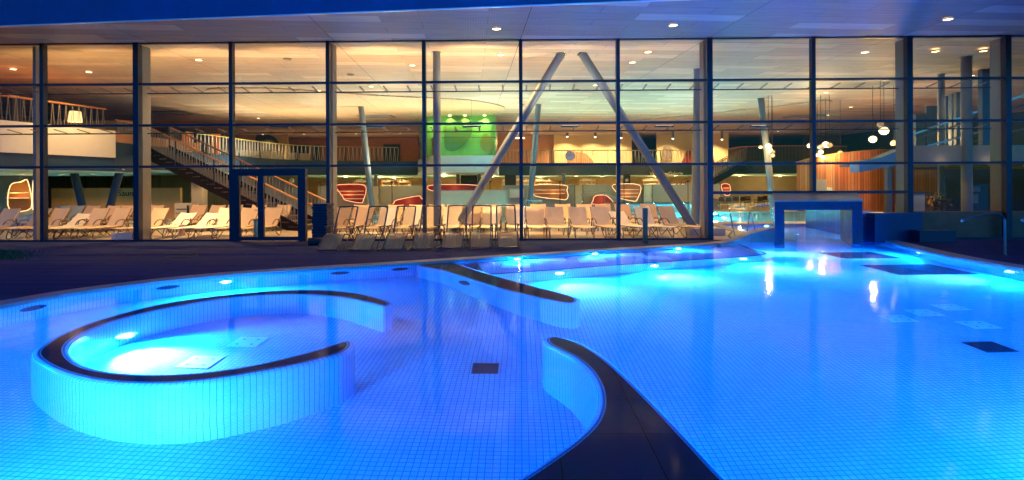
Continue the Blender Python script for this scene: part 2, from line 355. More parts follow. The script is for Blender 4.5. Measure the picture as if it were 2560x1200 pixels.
# coping, deck and hall floor
cop = offset(pool, .42); slot = offset(pool, .34)
def ring(a, b, z, name, m_, z2=None):
    m = M(); L_ = 0
    for i in range(len(a)):
        j = (i + 1) % len(a); d = (a[j] - a[i]).length
        m.add([(a[i].x, a[i].y, z), (a[j].x, a[j].y, z), (b[j].x, b[j].y, z), (b[i].x, b[i].y, z)], [(0, 1, 2, 3)], [[(L_, 0), (L_ + d, 0), (L_ + d, .3), (L_, .3)]])
        if z2 is not None: m.add([(a[i].x, a[i].y, z), (a[j].x, a[j].y, z), (a[j].x, a[j].y, z2), (a[i].x, a[i].y, z2)], [(0, 1, 2, 3)])
        L_ += d
    return struct(m.build(name, m_, smooth=False))
ring(offset(pool, -.03), slot, .012, 'pool_coping', COPE, -.05)
ring(slot, cop, .004, 'pool_gutter', mat('gutter_grate', (.02, .02, .022), .5))
ipool = [Vector(p) for p in ((8.9, 26.2), (18, 26.2), (20, 30), (19, 36), (6.8, 36), (7.2, 31))]
lpool = [Vector(p) for p in ((-26, 25.5), (-17.5, 25.5), (-16, 28.5), (-16.5, 33), (-26, 34))]
cpool = [Vector(p) for p in ((-10.5, 26.5), (4.5, 26.5), (5.5, 29), (4.8, 32.5), (-9.5, 32.8), (-11.2, 29.5))]
def sheet(outer, holes, z, lo, hi, name, m_):
    loops = [[Vector((p[0], p[1], 0)) for p in l] for l in [outer] + holes]
    tri = tessellate_polygon(loops); vs = [v for l in loops for v in l]
    me = bpy.data.meshes.new(name); me.from_pydata([(v.x, v.y, z) for v in vs], [], tri)
    bm = bmesh.new(); bm.from_mesh(me)
    for y, s_ in ((lo, -1), (hi, 1)):
        g = bm.verts[:] + bm.edges[:] + bm.faces[:]
        bmesh.ops.bisect_plane(bm, geom=g, plane_co=(0, y, 0), plane_no=(0, s_, 0), clear_outer=True)
    for f in bm.faces:
        f.normal_update()
        if f.normal.z < 0: f.normal_flip()
    bm.to_mesh(me); bm.free(); me.materials.append(m_); o = bpy.data.objects.new(name, me); COL.objects.link(o); return struct(o)
big = [(-60, -30), (60, -30), (60, 80), (-60, 80)]
sheet(big, [cop], 0, -40, FY, 'deck', tile('dark_deck_boards', (.034, .050, .125), (.020, .034, .085), (.001, .006, .02), 2.4, .145, .009, rough=.8, uv=False, bump=.5, spec=.08))
sheet(big, [cop, ipool, lpool, cpool], 0, FY, 90, 'floor', FLOORM)
# rising kerb where the outdoor pool runs under the building
m = M(); a0 = G(1800, 612, 0); pts = [(G(1800, 611, 0), .02), (G(1845, 604.5, 0), .07), (P(1875, 590, 17.42), .2), (P(1925, 575, 17.42), .36), (P(1945, 572, 17.42), .40)]
vs = []; fs = []
for k, (p, h) in enumerate(pts):
    vs += [(p.x, p.y - .05, -.3), (p.x, p.y - .05, h), (p.x - .1, p.y + .32, h), (p.x - .1, p.y + .32, -.3)]
for k in range(len(pts) - 1):
    for q in range(4): fs.append((k * 4 + q, k * 4 + 4 + q, k * 4 + 4 + (q + 1) % 4, k * 4 + (q + 1) % 4))
fs += [(0, 1, 2, 3), (19, 18, 17, 16)]
tag(m.add(vs, fs).build('pool_kerb', mat('kerb_stone', (.34, .30, .27), .5)), 'pale stone kerb rising towards the left foot of the blue pool portal', 'kerb')
# free-standing walls in the pool
def pool_wall(outline, label, name='pool_wall', close=True):
    pts = smooth_path([Vector((p.x, p.y, 0)) for p in outline], 5, True); pts = [Vector((p.x, p.y)) for p in pts]
    c = sum(pts, Vector((0, 0))) / len(pts); t = thing(name, label, 'pool wall', (pts[0].x, pts[0].y, DEP), 'walls standing in the pool')
    prof = [(0, DEP - .1), (0, -.17)] + [(.085 * (1 - math.cos(a)), -.17 + .115 * math.sin(a)) for a in [R(x) for x in (15, 30, 45, 60, 75, 90)]]
    loops = []
    for d, z in prof: loops.append([Vector((q.x, q.y, z)) for q in (offset(pts, -d) if d else pts)])
    n = len(pts); m = M(); Ls = [0]
    for i in range(n): Ls.append(Ls[-1] + (pts[(i + 1) % n] - pts[i]).length)
    Z = [p[1] for p in prof]
    for k in range(len(loops) - 1):
        a, b = loops[k], loops[k + 1]
        for i in range(n):
            j = (i + 1) % n; u0, u1 = Ls[i], Ls[i + 1]
            m.add([a[i], a[j], b[j], b[i]], [(0, 1, 2, 3)], [[(u0, Z[k]), (u1, Z[k]), (u1, Z[k + 1]), (u0, Z[k + 1])]])
    bmo = m.build('mosaic_body', POOLT, t, smooth=False, fix=True)
    bm = bmesh.new(); bm.from_mesh(bmo.data); bmesh.ops.remove_doubles(bm, verts=bm.verts, dist=.0005); bmesh.ops.recalc_face_normals(bm, faces=bm.faces); bm.to_mesh(bmo.data); bm.free(); bmo.data.shade_smooth()
    top = loops[-1]; tri = tessellate_polygon([top])
    M().add([(v.x, v.y, v.z - .001) for v in top] + [(v.x, v.y, v.z - .03) for v in top], tri).build('dark_cap', CAP, t, smooth=False)
    return t
cw = [(887, 866), (868, 884), (820, 899), (740, 919), (640, 938), (520, 957), (390, 967), (260, 962), (160, 942), (98, 915), (76, 890), (98, 866), (160, 832), (260, 797), (400, 762), (550, 740), (690, 728), (800, 726), (880, 732), (940, 744), (982, 760),
      (962, 770), (925, 762), (860, 748), (780, 740), (680, 740), (550, 751), (420, 774), (310, 800), (225, 831), (183, 862), (184, 890), (225, 917), (310, 933), (430, 936), (560, 925), (680, 903), (780, 877), (850, 855), (880, 853)]
pool_wall([G(x, y, -.06) for x, y in cw], 'long curved mosaic wall wrapping the whirlpool bay at the left')
lw = [(1449, 749), (1440, 761), (1400, 759), (1340, 747), (1280, 733), (1220, 716), (1160, 697), (1100, 678), (1040, 664), (1120, 655), (1180, 672), (1240, 690), (1300, 706), (1360, 722), (1415, 736)]
pool_wall([G(x, y, -.06) for x, y in lw], 'straight mosaic wall running out from the far pool edge below the loungers')
hw = [(1357, 848), (1385, 841), (1425, 848), (1468, 864), (1520, 897), (1580, 948), (1640, 1005), (1700, 1066), (1760, 1128), (1830, 1200), (1960, 1310), (2100, 1420), (1900, 1530), (1400, 1530), (1000, 1400), (1130, 1290), (1280, 1200), (1365, 1145), (1430, 1098), (1472, 1056), (1489, 1012), (1484, 968), (1463, 930), (1430, 900), (1392, 880), (1362, 864)]
pool_wall([G(x, y, -.06) for x, y in hw], 'horn shaped wall widening towards the viewer with dark stone top')
def wall_at(px, lst=far, z=-.5):
    best = None; sp = smooth_path(lst, 12)
    for i in range(1, len(sp) - 1):
        p = sp[i]; q = ROT.transposed() @ (Vector((p.x, p.y, z)) - CAM); x = 1280 + F * q.x / -q.z
        if best is None or abs(x - px) < best[0]:
            d = (sp[i + 1] - sp[i - 1]).normalized(); best = (abs(x - px), p, d)
    _, p, d = best; return p, d
BL = (.006, .25, 1.0); BW = (.8, .95, 1.0)
PL = 3.7
def pool_lamp(p, nrm, z, energy, label, beam=430, angle=165, tilt=-.3, size=1.0):
    nrm = Vector((nrm[0], nrm[1], 0)).normalized(); c = Vector((p[0], p[1], z)); t = thing('pool_lamp', label, 'pool lamp', c, 'underwater lamps in the pool walls')
    side = Vector((-nrm.y, nrm.x, 0)); up = Vector((0, 0, 1)); m = M(); k = 20
    def disc(r, d): return [c + nrm * d + side * r * math.cos(a * 2 * math.pi / k) + up * r * math.sin(a * 2 * math.pi / k) for a in range(k)]
    a, b = disc(.13 * size, 0), disc(.13 * size, .02); e = disc(.095 * size, .02)
    vs = a + b + e; fs = [(i, (i + 1) % k, k + (i + 1) % k, k + i) for i in range(k)] + [(k + i, k + (i + 1) % k, 2 * k + (i + 1) % k, 2 * k + i) for i in range(k)]
    m.add(vs, fs).build('bezel', STEEL, t)
    M().add(disc(.095 * size, .015), [tuple(range(k))]).build('lens', PLENS, t, smooth=False)
    spot('lamp_light', c + nrm * .05, nrm + Vector((0, 0, tilt)), energy * PL, BL, angle, .5, .07, t)
    if beam: spot('beam_light', c + nrm * .05, nrm + Vector((0, 0, -.62)), beam, BW, 66, 1.0, .07, t)
# shallow seating ledge by the far edge
lp = [G(x, y, -.30) for x, y in ((1215, 712), (1330, 704), (1500, 690), (1700, 675), (1905, 659), (1880, 645), (1840, 627), (1822, 619))]
lp = [Vector((p.x, p.y)) for p in lp]
back = [Vector((7.0, 17.6)), Vector((0.5, 15.4)), Vector((-1.6, 13.4))]
lp2 = lp + [Vector((6.6, 17.3)), Vector((3.0, 16.6)), Vector((-1.2, 14.0))]
t = thing('shallow_ledge', 'flooded shallow shelf beside the far pool edge left of the blue portal', 'pool ledge', (3, 15, DEP))
M().prism(lp2, DEP - .05, -.34).build('ledge_block', POOLT, t, smooth=False)
M().prism(lp2, -.338, -.325).build('ledge_floor', tile('ledge_mosaic', (.24, .36, .58), (.28, .40, .62), (.10, .18, .34), .062, .062, .004, uv=False), t, smooth=False)
rim = smooth_path([Vector((p.x, p.y, -.318)) for p in lp], 4)
m = M()
for a, b in zip(rim[:-1], rim[1:]): m.beam(a, b, .09, .02)
m.build('ledge_nosing', mat('dark_blue_nosing', (.01, .02, .08), .4), t)
for x, lab in ((1290, 'small lamp lighting the left part of the shallow ledge'), (1480, 'small lamp lighting the middle of the shallow ledge'), (1690, 'small lamp lighting the right part of the shallow ledge')):  # extra lamps, added only to brighten the ledge
    pp_, d = wall_at(x); pool_lamp(pp_ + Vector((d.y, -d.x)) * .01, (d.y, -d.x), -.17, 230, lab, 0, 175, 0, .22)
for (x, y) in ((1290, 690), (1380, 672), (1480, 676), (1580, 660), (1660, 652), (1560, 642), (1700, 640), (1770, 652), (1450, 655), (1640, 668)):
    c = G(x, y, -.32); m = M().box((c.x - .32, c.y - .34, -.322), (c.x + .32, c.y + .34, -.314))
    m.build('pale_jet_plate', mat('pale_plate', (.45, .6, .75), .5), t, smooth=False)
# grates and jet plates on the pool floor (tile-aligned)
def Gfloor(px, py, z):  # point on the pool floor seen through the water surface
    s = G(px, py, WZ); d = ray(px, py).normalized(); h = Vector((d.x, d.y, 0)); si = h.length; hd = h / si
    sr = si / 1.333; tr = sr / math.sqrt(1 - sr * sr); return Vector((s.x, s.y, z)) + hd * (WZ - z) * tr
DG = mat('dark_floor_grate', (.012, .018, .05), .5); PG = mat('pale_floor_grate', (.62, .75, .84), .4); NZ = mat('nozzle_grey', (.2, .3, .45), .4)
for i, (x0, y0, x1, y1, w_, lab) in enumerate(((1187, 908, 1242, 935, 0, 'small dark square drain on the pool floor between the curved walls'),
        (2072, 631, 2225, 646, 0, 'large dark floor grate nearest the blue portal'), (2190, 662, 2400, 686, 0, 'larger dark floor grate right of centre near the right pool edge'),
        (2430, 857, 2520, 878, 0, 'small dark floor drain at the far right of the pool'))):
    a = Gfloor((x0), y0, DEP); b = Gfloor((x1), y1, DEP); cx = (a.x + b.x) / 2; cyy = (a.y + b.y) / 2; hx = (.16, .75, .85, .2)[i]; hy = (abs(a.y - b.y) / 2)
    if i in (0, 3): hy = hx
    t = thing('floor_grate', lab, 'pool drain', (cx, cyy, DEP), 'dark grates on the pool floor')
    M().box((cx - hx, cyy - hy, DEP), (cx + hx, cyy + hy, DEP + .012)).build('grate_plate', DG, t, smooth=False)
    m = M()
    for k in range(9):
        y = cyy - hy + .02 + (2 * hy - .04) * k / 8; m.box((cx - hx + .01, y - .006, DEP + .012), (cx + hx - .01, y + .006, DEP + .02))
    m.build('grate_bar', mat('grate_bars', (.02, .03, .08), .5), t, smooth=False)
for i, (x, y, lab) in enumerate(((2245, 796, 'pale jet plate nearest the centre of the four by the right edge'), (2310, 782, 'pale jet plate in the middle of the right hand cluster'), (2375, 768, 'farthest pale jet plate of the right hand cluster'), (2445, 812, 'rightmost pale jet plate of the cluster on the pool floor'),
        (620, 855, 'pale jet plate under the far side of the whirlpool bay'), (500, 905, 'pale jet plate under the near side of the whirlpool bay'))):
    c = Gfloor(x, y, DEP); t = thing('jet_plate', lab, 'jet plate', (c.x, c.y, DEP), 'pale jet plates on the pool floor')
    M().box((c.x - .2, c.y - .2, DEP), (c.x + .2, c.y + .2, DEP + .012)).build('plate', PG, t, smooth=False)
    for k in range(4):
        m = M().tube([(c.x - .1 + .2 * (k % 2), c.y - .1 + .2 * (k // 2), DEP + .012), (c.x - .1 + .2 * (k % 2), c.y - .1 + .2 * (k // 2), DEP + .018)], .022, 10)
        m.build('nozzle', NZ, t)
# ---- pool lamps and dark jets on the walls
allp = pool
p, d = wall_at(570); pool_lamp(p, (d.y, -d.x), -.55, 420, 'glowing lamp in the far pool wall behind the curved whirlpool wall')
ledge = [Vector((p.x, p.y)) for p in lp[:5]]
for x, e, lab in ((1395, 330, 'leftmost glowing lamp under the shallow ledge'), (1640, 420, 'middle glowing lamp under the shallow ledge'), (1850, 280, 'rightmost glowing lamp under the shallow ledge')):
    p, d = wall_at(x, ledge, -.8); nn = Vector((d.y, -d.x)); pool_lamp(p + nn * .02, nn, -.75, e, lab)
p, d = wall_at(1872, [Vector((q.x, q.y)) for q in lp[4:]], -.7); pool_lamp(p + Vector((.04, -.02)), (1, -.3), -.7, 170, 'glowing lamp at the corner of the shallow ledge nearest the portal')
for x, e, lab in ((2300, 280, 'glowing lamp in the right pool wall nearest the portal'), (2530, 330, 'glowing lamp in the right pool wall at the frame edge')):
    p, d = wall_at(x, right, -.5); pool_lamp(p + Vector((-.02, 0)), (d.y, -d.x), -.5, e, lab)
cwp = G(322, 797, -.06)
pool_lamp((cwp.x + .03, cwp.y - .10), (.85, -.6), -.95, 330, 'brightest lamp inside the curved whirlpool bay', 900)
# lamps in the walls below and beside the viewer
pool_lamp((-10.18, 4.2), (1, .25), -.6, 500, 'lamp in the left pool wall outside the picture')
pool_lamp((-3.4, 2.32), (.05, 1), -.6, 520, 'lamp in the near pool wall facing the curved whirlpool wall', 0)
spot('beam_light', (-3.1, 2.42, -1.1), (-.16, 1, -.06), 330, (.45, .85, 1), 70, 1.0, .07, bpy.data.objects[[o.name for o in bpy.data.objects if o.get('label', '').startswith('lamp in the near pool wall facing')][0]])
pool_lamp((4.6, 2.32), (.2, 1), -.6, 800, 'lamp in the near pool wall right of the horn')
pool_lamp((9.2, 2.32), (0, 1), -.6, 700, 'lamp in the near pool wall far right')
pool_lamp((14.0, 5.5), (-1, .1), -.6, 700, 'lamp in the right pool wall outside the picture')
for x, lst, lab in ((83, far, 'dark round jet in the far wall at the left edge'), (420, far, 'dark round jet in the far wall second from the left'), (852, far, 'dark round jet in the far wall behind the end of the whirlpool wall'), (1000, far, 'dark round jet in the far wall beside the straight wall')):
    p, d = wall_at(x, lst); nn = Vector((d.y, -d.x)); c = Vector((p.x, p.y, -.52)) + Vector((nn.x, nn.y, 0)) * .012
    t = thing('massage_jet', lab, 'massage jet', c, 'dark round massage jets'); s_ = Vector((-nn.y, nn.x, 0)); k = 20
    m = M(); vs = [c + s_ * .19 * math.cos(a * 2 * math.pi / k) + Vector((0, 0, .19 * math.sin(a * 2 * math.pi / k))) for a in range(k)]
    m.add(vs + [v + Vector((nn.x, nn.y, 0)) * -.012 for v in vs], [tuple(range(k))] + [(i, (i + 1) % k, k + (i + 1) % k, k + i) for i in range(k)]).build('cover', DG, t, smooth=False)
    m = M(); m.tube([c + s_ * .15 * math.cos(a * 2 * math.pi / k) + Vector((nn.x * .008, nn.y * .008, .15 * math.sin(a * 2 * math.pi / k))) for a in range(k)], .008, 6, True).build('ring', mat('jet_ring', (.03, .05, .12), .4), t)
a, b = G(1440, 761, -.06), G(1160, 697, -.06); dd = Vector((b.x - a.x, b.y - a.y, 0)); nn = Vector((dd.y, -dd.x, 0)).normalized() * -1
if nn.y > 0: nn = -nn
for f_, lab in ((.60, 'dark round jet in the straight wall nearest its free end'), (.98, 'dark round jet in the straight wall nearest the pool edge')):
    c = Vector((a.x, a.y, -.5)) + dd * f_ + nn * .05; s_ = dd.normalized(); k = 20; t = thing('massage_jet', lab, 'massage jet', c, 'dark round massage jets')
    vs = [c + s_ * .18 * math.cos(q * 2 * math.pi / k) + Vector((0, 0, .18 * math.sin(q * 2 * math.pi / k))) for q in range(k)]
    M().add(vs + [v - nn * .08 for v in vs], [tuple(range(k))] + [(i, (i + 1) % k, k + (i + 1) % k, k + i) for i in range(k)]).build('cover', DG, t, smooth=False)
# ================================================================== PORTAL
X0, X1 = G(1937, 612, WZ).x, G(2160, 612, WZ).x; PY = G(1937, 612, WZ).y; sk = .42; dp = FY - PY - .08
t = thing('pool_portal', 'square blue mosaic gateway where the pool passes under the glass wall', 'portal', (X0, PY, WZ))
zt0, zt1, zo = 1.21, 1.42, .965
def skewbox(x0, x1, y0, y1, z0, z1, z1b=None):
    z1b = z1 if z1b is None else z1b; s0 = sk * (y0 - PY); s1 = sk * (y1 - PY)
    vs = [(x0 + s0, y0, z0), (x1 + s0, y0, z0), (x1 + s1, y1, z0), (x0 + s1, y1, z0), (x0 + s0, y0, z1), (x1 + s0, y0, z1), (x1 + s1, y1, z1b), (x0 + s1, y1, z1b)]
    fs = [(0, 3, 2, 1), (4, 5, 6, 7), (0, 1, 5, 4), (1, 2, 6, 5), (2, 3, 7, 6), (3, 0, 4, 7)]
    uv = [[(vs[q][0] + vs[q][1], vs[q][1] if f_[0] == 0 and f_[1] == 3 or f_[0] == 4 else vs[q][2]) for q in f_] for f_ in fs]
    return vs, fs, uv
M().add(*skewbox(X0, X0 + .28, PY, FY + 1.2, -.9, zo)).build('pillar', BLUET, t, smooth=False)
M().add(*skewbox(X1 - .30, X1, PY, FY + 1.2, -.9, zo)).build('pillar', BLUET, t, smooth=False)
M().add(*skewbox(X0, X1, PY, FY - .08, zo, zt0)).build('lintel', BLUET, t, smooth=False)
M().add(*skewbox(X0 - .02, X1 + .02, PY - .02, FY - .08, zt0, zt0 + .03, zt1 + .03)).build('sloping_roof', mat('grey_metal_roof', (.16, .2, .2), .35, .3), t, smooth=False)
m = M()
for k in range(7):
    x = X0 + .34 + k * .32; m.add([(x + .45, PY + 1.1, .0), (x + .74, PY + 1.12, .0), (x + .74, PY + 1.12, zo), (x + .45, PY + 1.1, zo)], [(0, 1, 2, 3)])
m.build('strip_curtain', RAILG, t, smooth=False)
# side block right of the portal and channel wall behind the glass
tag(M().prism([(X1 + .5, 17.62), (11.75, 17.62), (12.6, 24.4), (12.3, 24.4), (11.45, 17.95), (X1 + .55, 17.95)], -1.4, .80).build('channel_wall', tile('bright_blue_mosaic', (.06, .20, .50), (.07, .24, .56), (.03, .1, .25), .03, .03, .004), smooth=False), 'blue mosaic channel wall glowing just right of the portal', 'wall')
tag(M().prism([(X1 + .75, 17.0), (12.05, 17.0), (12.05, 17.42), (X1 + .75, 17.42)], -.1, .84).build('side_block', mat('dark_blue_block', (.015, .03, .10), .4)), 'dark blue block between the portal and the corner post', 'block')
tag(M().box((11.65, 16.55, .0), (12.7, 16.95, .34)).build('low_step', mat('dark_step', (.02, .025, .05), .5)), 'low dark step in front of the dark blue block', 'step')
pool_lamp((X1 + 1.0, 18.4), (-.2, 1), -.3, 80, 'lamp glowing at the foot of the channel wall right of the portal', 150, tilt=.3)
pool_lamp((7.45, 17.9), (.6, -.5), -.35, 35, 'lamp glowing left of the portal foot', 60, tilt=.1)
pool_lamp((10.6, 24.38), (-.25, -1), -.5, 120, 'lamp in the end wall of the indoor channel seen through the portal', 0, 170, 0)
# ================================================================== GLASS FACADE
t = thing('glass_facade', 'tall glazed curtain wall with dark blue mullions across the hall', 'glass facade', (0, FY, 0))
mx = [-124, 112, 346, 582, 823, 1062, 1303, 1545, 1773, 2031, 2270, 2515, 2700]
MX = [P(x, 465, FY).x for x in mx]; ZT = [0.0, 2.36, 3.66, 4.96, 6.26]
for i, x in enumerate(MX):
    wd = .055 if i not in (2, 8, 10, 11) else .085
    if i == 9: M().box((x - wd, FY - .12, 1.46), (x + wd, FY + .06, 6.26)).build('mullion', METAL, t, smooth=False)
    else: M().box((x - wd, FY - .12, 0), (x + wd, FY + .06, 6.26)).build('mullion', METAL, t, smooth=False)
for i in range(len(MX) - 1):
    a, b = MX[i] + .08, MX[i + 1] - .08
    for z in ZT[1:]:
        M().box((a - .03, FY - .08, z - .04), (b + .03, FY + .04, z + .03)).build('transom', METAL, t, smooth=False)
    if mx[i] in (1773, 2031): M().box((a - .03, FY - .08, 1.42), (b + .03, FY + .04, 1.51)).build('transom', METAL, t, smooth=False)
    if mx[i] != 582 and mx[i] not in (1773, 2031): M().box((a - .03, FY - .06, 0), (b + .03, FY + .04, .06)).build('sill', METAL, t, smooth=False)
    for k in range(4):
        z0, z1 = ZT[k], ZT[k + 1]
        if mx[i] == 582 and k == 0:
            a2 = P(767, 465, FY).x; M().add([(a2, FY, z0), (b + .03, FY, z0), (b + .03, FY, z1), (a2, FY, z1)], [(0, 1, 2, 3)]).build('pane', GLASS, t, smooth=False); continue
        if mx[i] in (1773, 2031) and k == 0:
            z0 = 0.0
            if mx[i] == 2031: pass
        M().add([(a - .03, FY, z0), (b + .03, FY, z0), (b + .03, FY, z1), (a - .03, FY, z1)], [(0, 1, 2, 3)]).build('pane', GLASS, t, smooth=False)
# double door
t = thing('double_door', 'glazed double door in dark blue frame opening onto the deck', 'door', (P(675, 465, FY).x, FY, 0))
dx = [P(x, 465, FY).x for x in (584, 600, 647, 655, 662, 749, 767)]; zh = 2.27
M().box((dx[0], FY - .13, 0), (dx[1], FY + .05, zh)).box((dx[5], FY - .13, 0), (dx[6], FY + .05, zh)).box((dx[1], FY - .13, 2.13), (dx[5], FY + .05, zh)).build('door_frame', METAL, t, smooth=False)
for a, b, s_ in ((dx[1], dx[3], 1), (dx[3], dx[5], -1)):
    lf = M().box((a, FY - .1, .02), (a + (.02 if s_ > 0 else .09), FY, 2.13)).box((b - (.09 if s_ > 0 else .02), FY - .1, .02), (b, FY, 2.13)).box((a, FY - .098, .02), (b, FY - .002, .14)).box((a, FY - .098, 2.05), (b, FY - .002, 2.129)).build('door_leaf', METAL, t, smooth=False)
    M().add([(a, FY - .05, .14), (b, FY - .05, .14), (b, FY - .05, 2.05), (a, FY - .05, 2.05)], [(0, 1, 2, 3)]).build('pane', GLASS, lf, smooth=False)
    xx = dx[3] - s_ * .05
    M().tube([(xx, FY - .1, .98), (xx, FY - .16, .98), (xx - s_ * .11, FY - .16, .98)], .012, 6).build('handle', STEEL, lf)
# inner light shelf rails behind the transoms
for z, lab in ((4.76, 'upper'), (3.46, 'middle')):
    t = thing('sprinkler_rail', f'{lab} slim rail with short brackets running behind the glass', 'rail', (0, FY + .55, z))
    M().tube([(MX[0], FY + .55, z), (MX[-2], FY + .55, z)], .022, 6).build('rail_tube', DARKST, t)
    m = M(); x = MX[0] + .3
    while x < MX[-2]: m.beam((x, FY + .06, z + .1), (x, FY + .55, z + .03), .05, .02); x += .75
    m.build('bracket', WHITEC, t)
for i, (px, e, col) in enumerate(((60, 220, WARM), (230, 260, WARM), (465, 420, AMB), (700, 480, AMB), (940, 620, AMB), (1180, 760, AMB), (1425, 330, (.95, .85, .6)), (1660, 190, (1, .85, .6)), (1900, 20, (.8, .85, .8)))):  # uplights added to brighten the ceiling, not fittings of the hall
    p = P(px, 318, FY + .62); t = thing('rail_uplight', f'{ORD[i]} slim uplight sitting on the middle rail behind the glass, from the left', 'uplight', p, 'slim uplights on the middle rail')
    M().box((p.x - .3, p.y - .05, p.z), (p.x + .3, p.y + .05, p.z + .05)).build('housing', DARKST, t, smooth=False); M().box((p.x - .27, p.y - .035, p.z + .05), (p.x + .27, p.y + .035, p.z + .056)).build('lens', glow('uplight_lens', (1, .75, .45), 3), t, smooth=False)
    spot('lamp_light', p + Vector((0, 0, .1)), (0, 1.0, 1), e * 1.15, col, 104, .6, .15, t)
# rectangular posts behind the mullions
for px, lab in ((357, 'rectangular pale post behind the glass left of the staircase'), (830, 'rectangular pale post behind the glass right of the door'), (1766, 'rectangular pale post behind the glass right of the leaning columns'), (2261, 'rectangular post behind the glass beside the dark right bay'), (2500, 'rectangular post behind the glass at the right end'), (100, 'rectangular post behind the glass at the left end')):
    x = P(px, 465, FY + .5).x; wd = .14 if px != 830 else .1
    if px == 100: wd = .05
    t = thing('facade_post', lab, 'column', (x, FY + .5, 0), 'rectangular posts behind the glass')
    M().box((x - wd, FY + .3, 0), (x + wd, FY + .7, ceil_z(18) + .1)).build('post', WHITEC, t, smooth=False)
    M().box((x - wd - .02, FY + .28, 0), (x + wd + .02, FY + .72, .03)).build('base_plate', WHITEC, t, smooth=False)
# ================================================================== ROOF / CEILING
t = thing('roof', 'wide timber lined roof projecting over the glass wall', 'roof', (0, FY, 6.3))
def edge_y(x): return 13.93 - .097 * (x - .9)
x0, x1 = -34, 34
def cz(y): return ceil_z(y)
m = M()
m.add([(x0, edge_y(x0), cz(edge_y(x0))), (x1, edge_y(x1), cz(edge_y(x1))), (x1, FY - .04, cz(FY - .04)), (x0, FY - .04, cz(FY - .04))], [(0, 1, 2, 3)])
m.build('outdoor_soffit', ceiling_mat('weathered_timber_panels', (.36, .345, .37), (.30, .29, .315), .40), t, smooth=False)  # same timber as indoors, with the cool outdoor light put into its colour
m = M()
m.add([(x0, FY - .04, cz(FY - .04)), (x1, FY - .04, cz(FY - .04)), (x1, 75, cz(75)), (x0, 75, cz(75))], [(0, 1, 2, 3)])
o = m.build('timber_soffit', CEIL, t, smooth=False)
M().add([(x0, edge_y(x0), cz(14) + .5), (x1, edge_y(x1), cz(12) + .5), (x1, 75, 8.2), (x0, 75, 8.2)], [(0, 1, 2, 3)]).build('roof_deck', DARKW, t, smooth=False)
M().add([(x0, edge_y(x0) - .02, cz(edge_y(x0)) - .02), (x1, edge_y(x1) - .02, cz(edge_y(x1)) - .02), (x1, edge_y(x1) - .02, cz(12) + 1.3), (x0, edge_y(x0) - .02, cz(14) + 1.3)], [(0, 1, 2, 3)]).build('fascia', mat('fascia_metal', (.03, .06, .18), .4), t, smooth=False)
M().beam((x0, edge_y(x0) - .03, cz(edge_y(x0)) - .01), (x1, edge_y(x1) - .03, cz(edge_y(x1)) - .01), .05, .03).build('drip_edge', mat('pale_trim', (.6, .62, .66), .3, .6), t, smooth=False)
m = M().add([(x0, 75, -1), (x1, 75, -1), (x1, 75, 8.2), (x0, 75, 8.2)], [(0, 1, 2, 3)]).build('end_wall', DARKW, t, smooth=False)
for s_ in (x0, x1): M().add([(s_, 17.5, -.1), (s_, 75, -.1), (s_, 75, 8.2), (s_, 17.5, 6.9)], [(0, 1, 2, 3)]).build('side_wall', DARKW, t, smooth=False)
# lowered plain timber rafts in the ceiling
for k, (pts, lab) in enumerate((([(517, 226), (560, 222), (680, 222), (800, 230), (950, 240), (1080, 246), (1180, 252), (1240, 262), (1262, 272), (1240, 284), (1180, 292), (1080, 300), (960, 306), (820, 306), (740, 300), (660, 280), (580, 256), (530, 240)], 'long oval plain timber ceiling raft above the gallery'),
        ([(1560, 305), (1700, 292), (1850, 276), (1980, 262), (2060, 252), (2082, 258), (2060, 272), (2020, 292), (1960, 305), (1850, 318), (1700, 322), (1560, 318)], 'pointed plain timber ceiling raft at the right'))):
    pp = [PC(x, y, -.06) for x, y in pts]; pp = smooth_path(pp, 4, True); n = len(pp); tri = tessellate_polygon([pp])
    m = M().add(pp + [p + Vector((0, 0, .055)) for p in pp], list(tri) + [(i, (i + 1) % n, n + (i + 1) % n, n + i) for i in range(n)])
    tag(m.build('ceiling_raft', CEIL2, smooth=False), lab, 'ceiling panel')
for (x, y, lab) in ((940, 291, 'square metal air grille in the ceiling by the leaning column'), (420, 283, 'dark square grille in the ceiling above the staircase'), (2010, 291, 'pale ceiling hatch above the café')):
    p = PC(x, y, -.075); tg = thing('ceiling_grille', lab, 'air grille', p)
    M().box((p.x - 1.1, p.y - .7, p.z), (p.x + 1.1, p.y + .7, p.z + .015)).build('louvre', mat('grille_metal', (.3, .3, .3), .4, .5), tg, smooth=False)
    M().tube([(p.x - 1.15, p.y - .75, p.z), (p.x + 1.15, p.y - .75, p.z), (p.x + 1.15, p.y + .75, p.z), (p.x - 1.15, p.y + .75, p.z)], .03, 4, True).build('grille_frame', WHITEC, tg, smooth=False)
# ---- downlights
dl0 = None; ndl = 0
def downlight(px, py, e, lab, col=WARM, ang=125, group='downlights in the timber ceiling', off=0, loc=None):
    global dl0, ndl
    p = loc if loc is not None else PC(px, py, -.03)
    t = thing('downlight', lab, 'downlight', p, group)
    k = 14
    M().tube([(p.x + .13 * math.cos(a * 2 * math.pi / k), p.y + .13 * math.sin(a * 2 * math.pi / k), p.z) for a in range(k)], .018, 6, True).build('trim_ring', WHITEC, t)
    if e > 0:
        M().add([(p.x + .12 * math.cos(a * 2 * math.pi / k), p.y + .12 * math.sin(a * 2 * math.pi / k), p.z - .004) for a in range(k)], [tuple(range(k))]).build('lens', LENS, t, smooth=False)
        spot('lamp_light', p - Vector((0, 0, .04)), (0, 0, -1), e, col, ang, .7, .10, t)
    else: M().add([(p.x + .12 * math.cos(a * 2 * math.pi / k), p.y + .12 * math.sin(a * 2 * math.pi / k), p.z - .004) for a in range(k)], [tuple(range(k))]).build('lens', WHITEC, t, smooth=False)
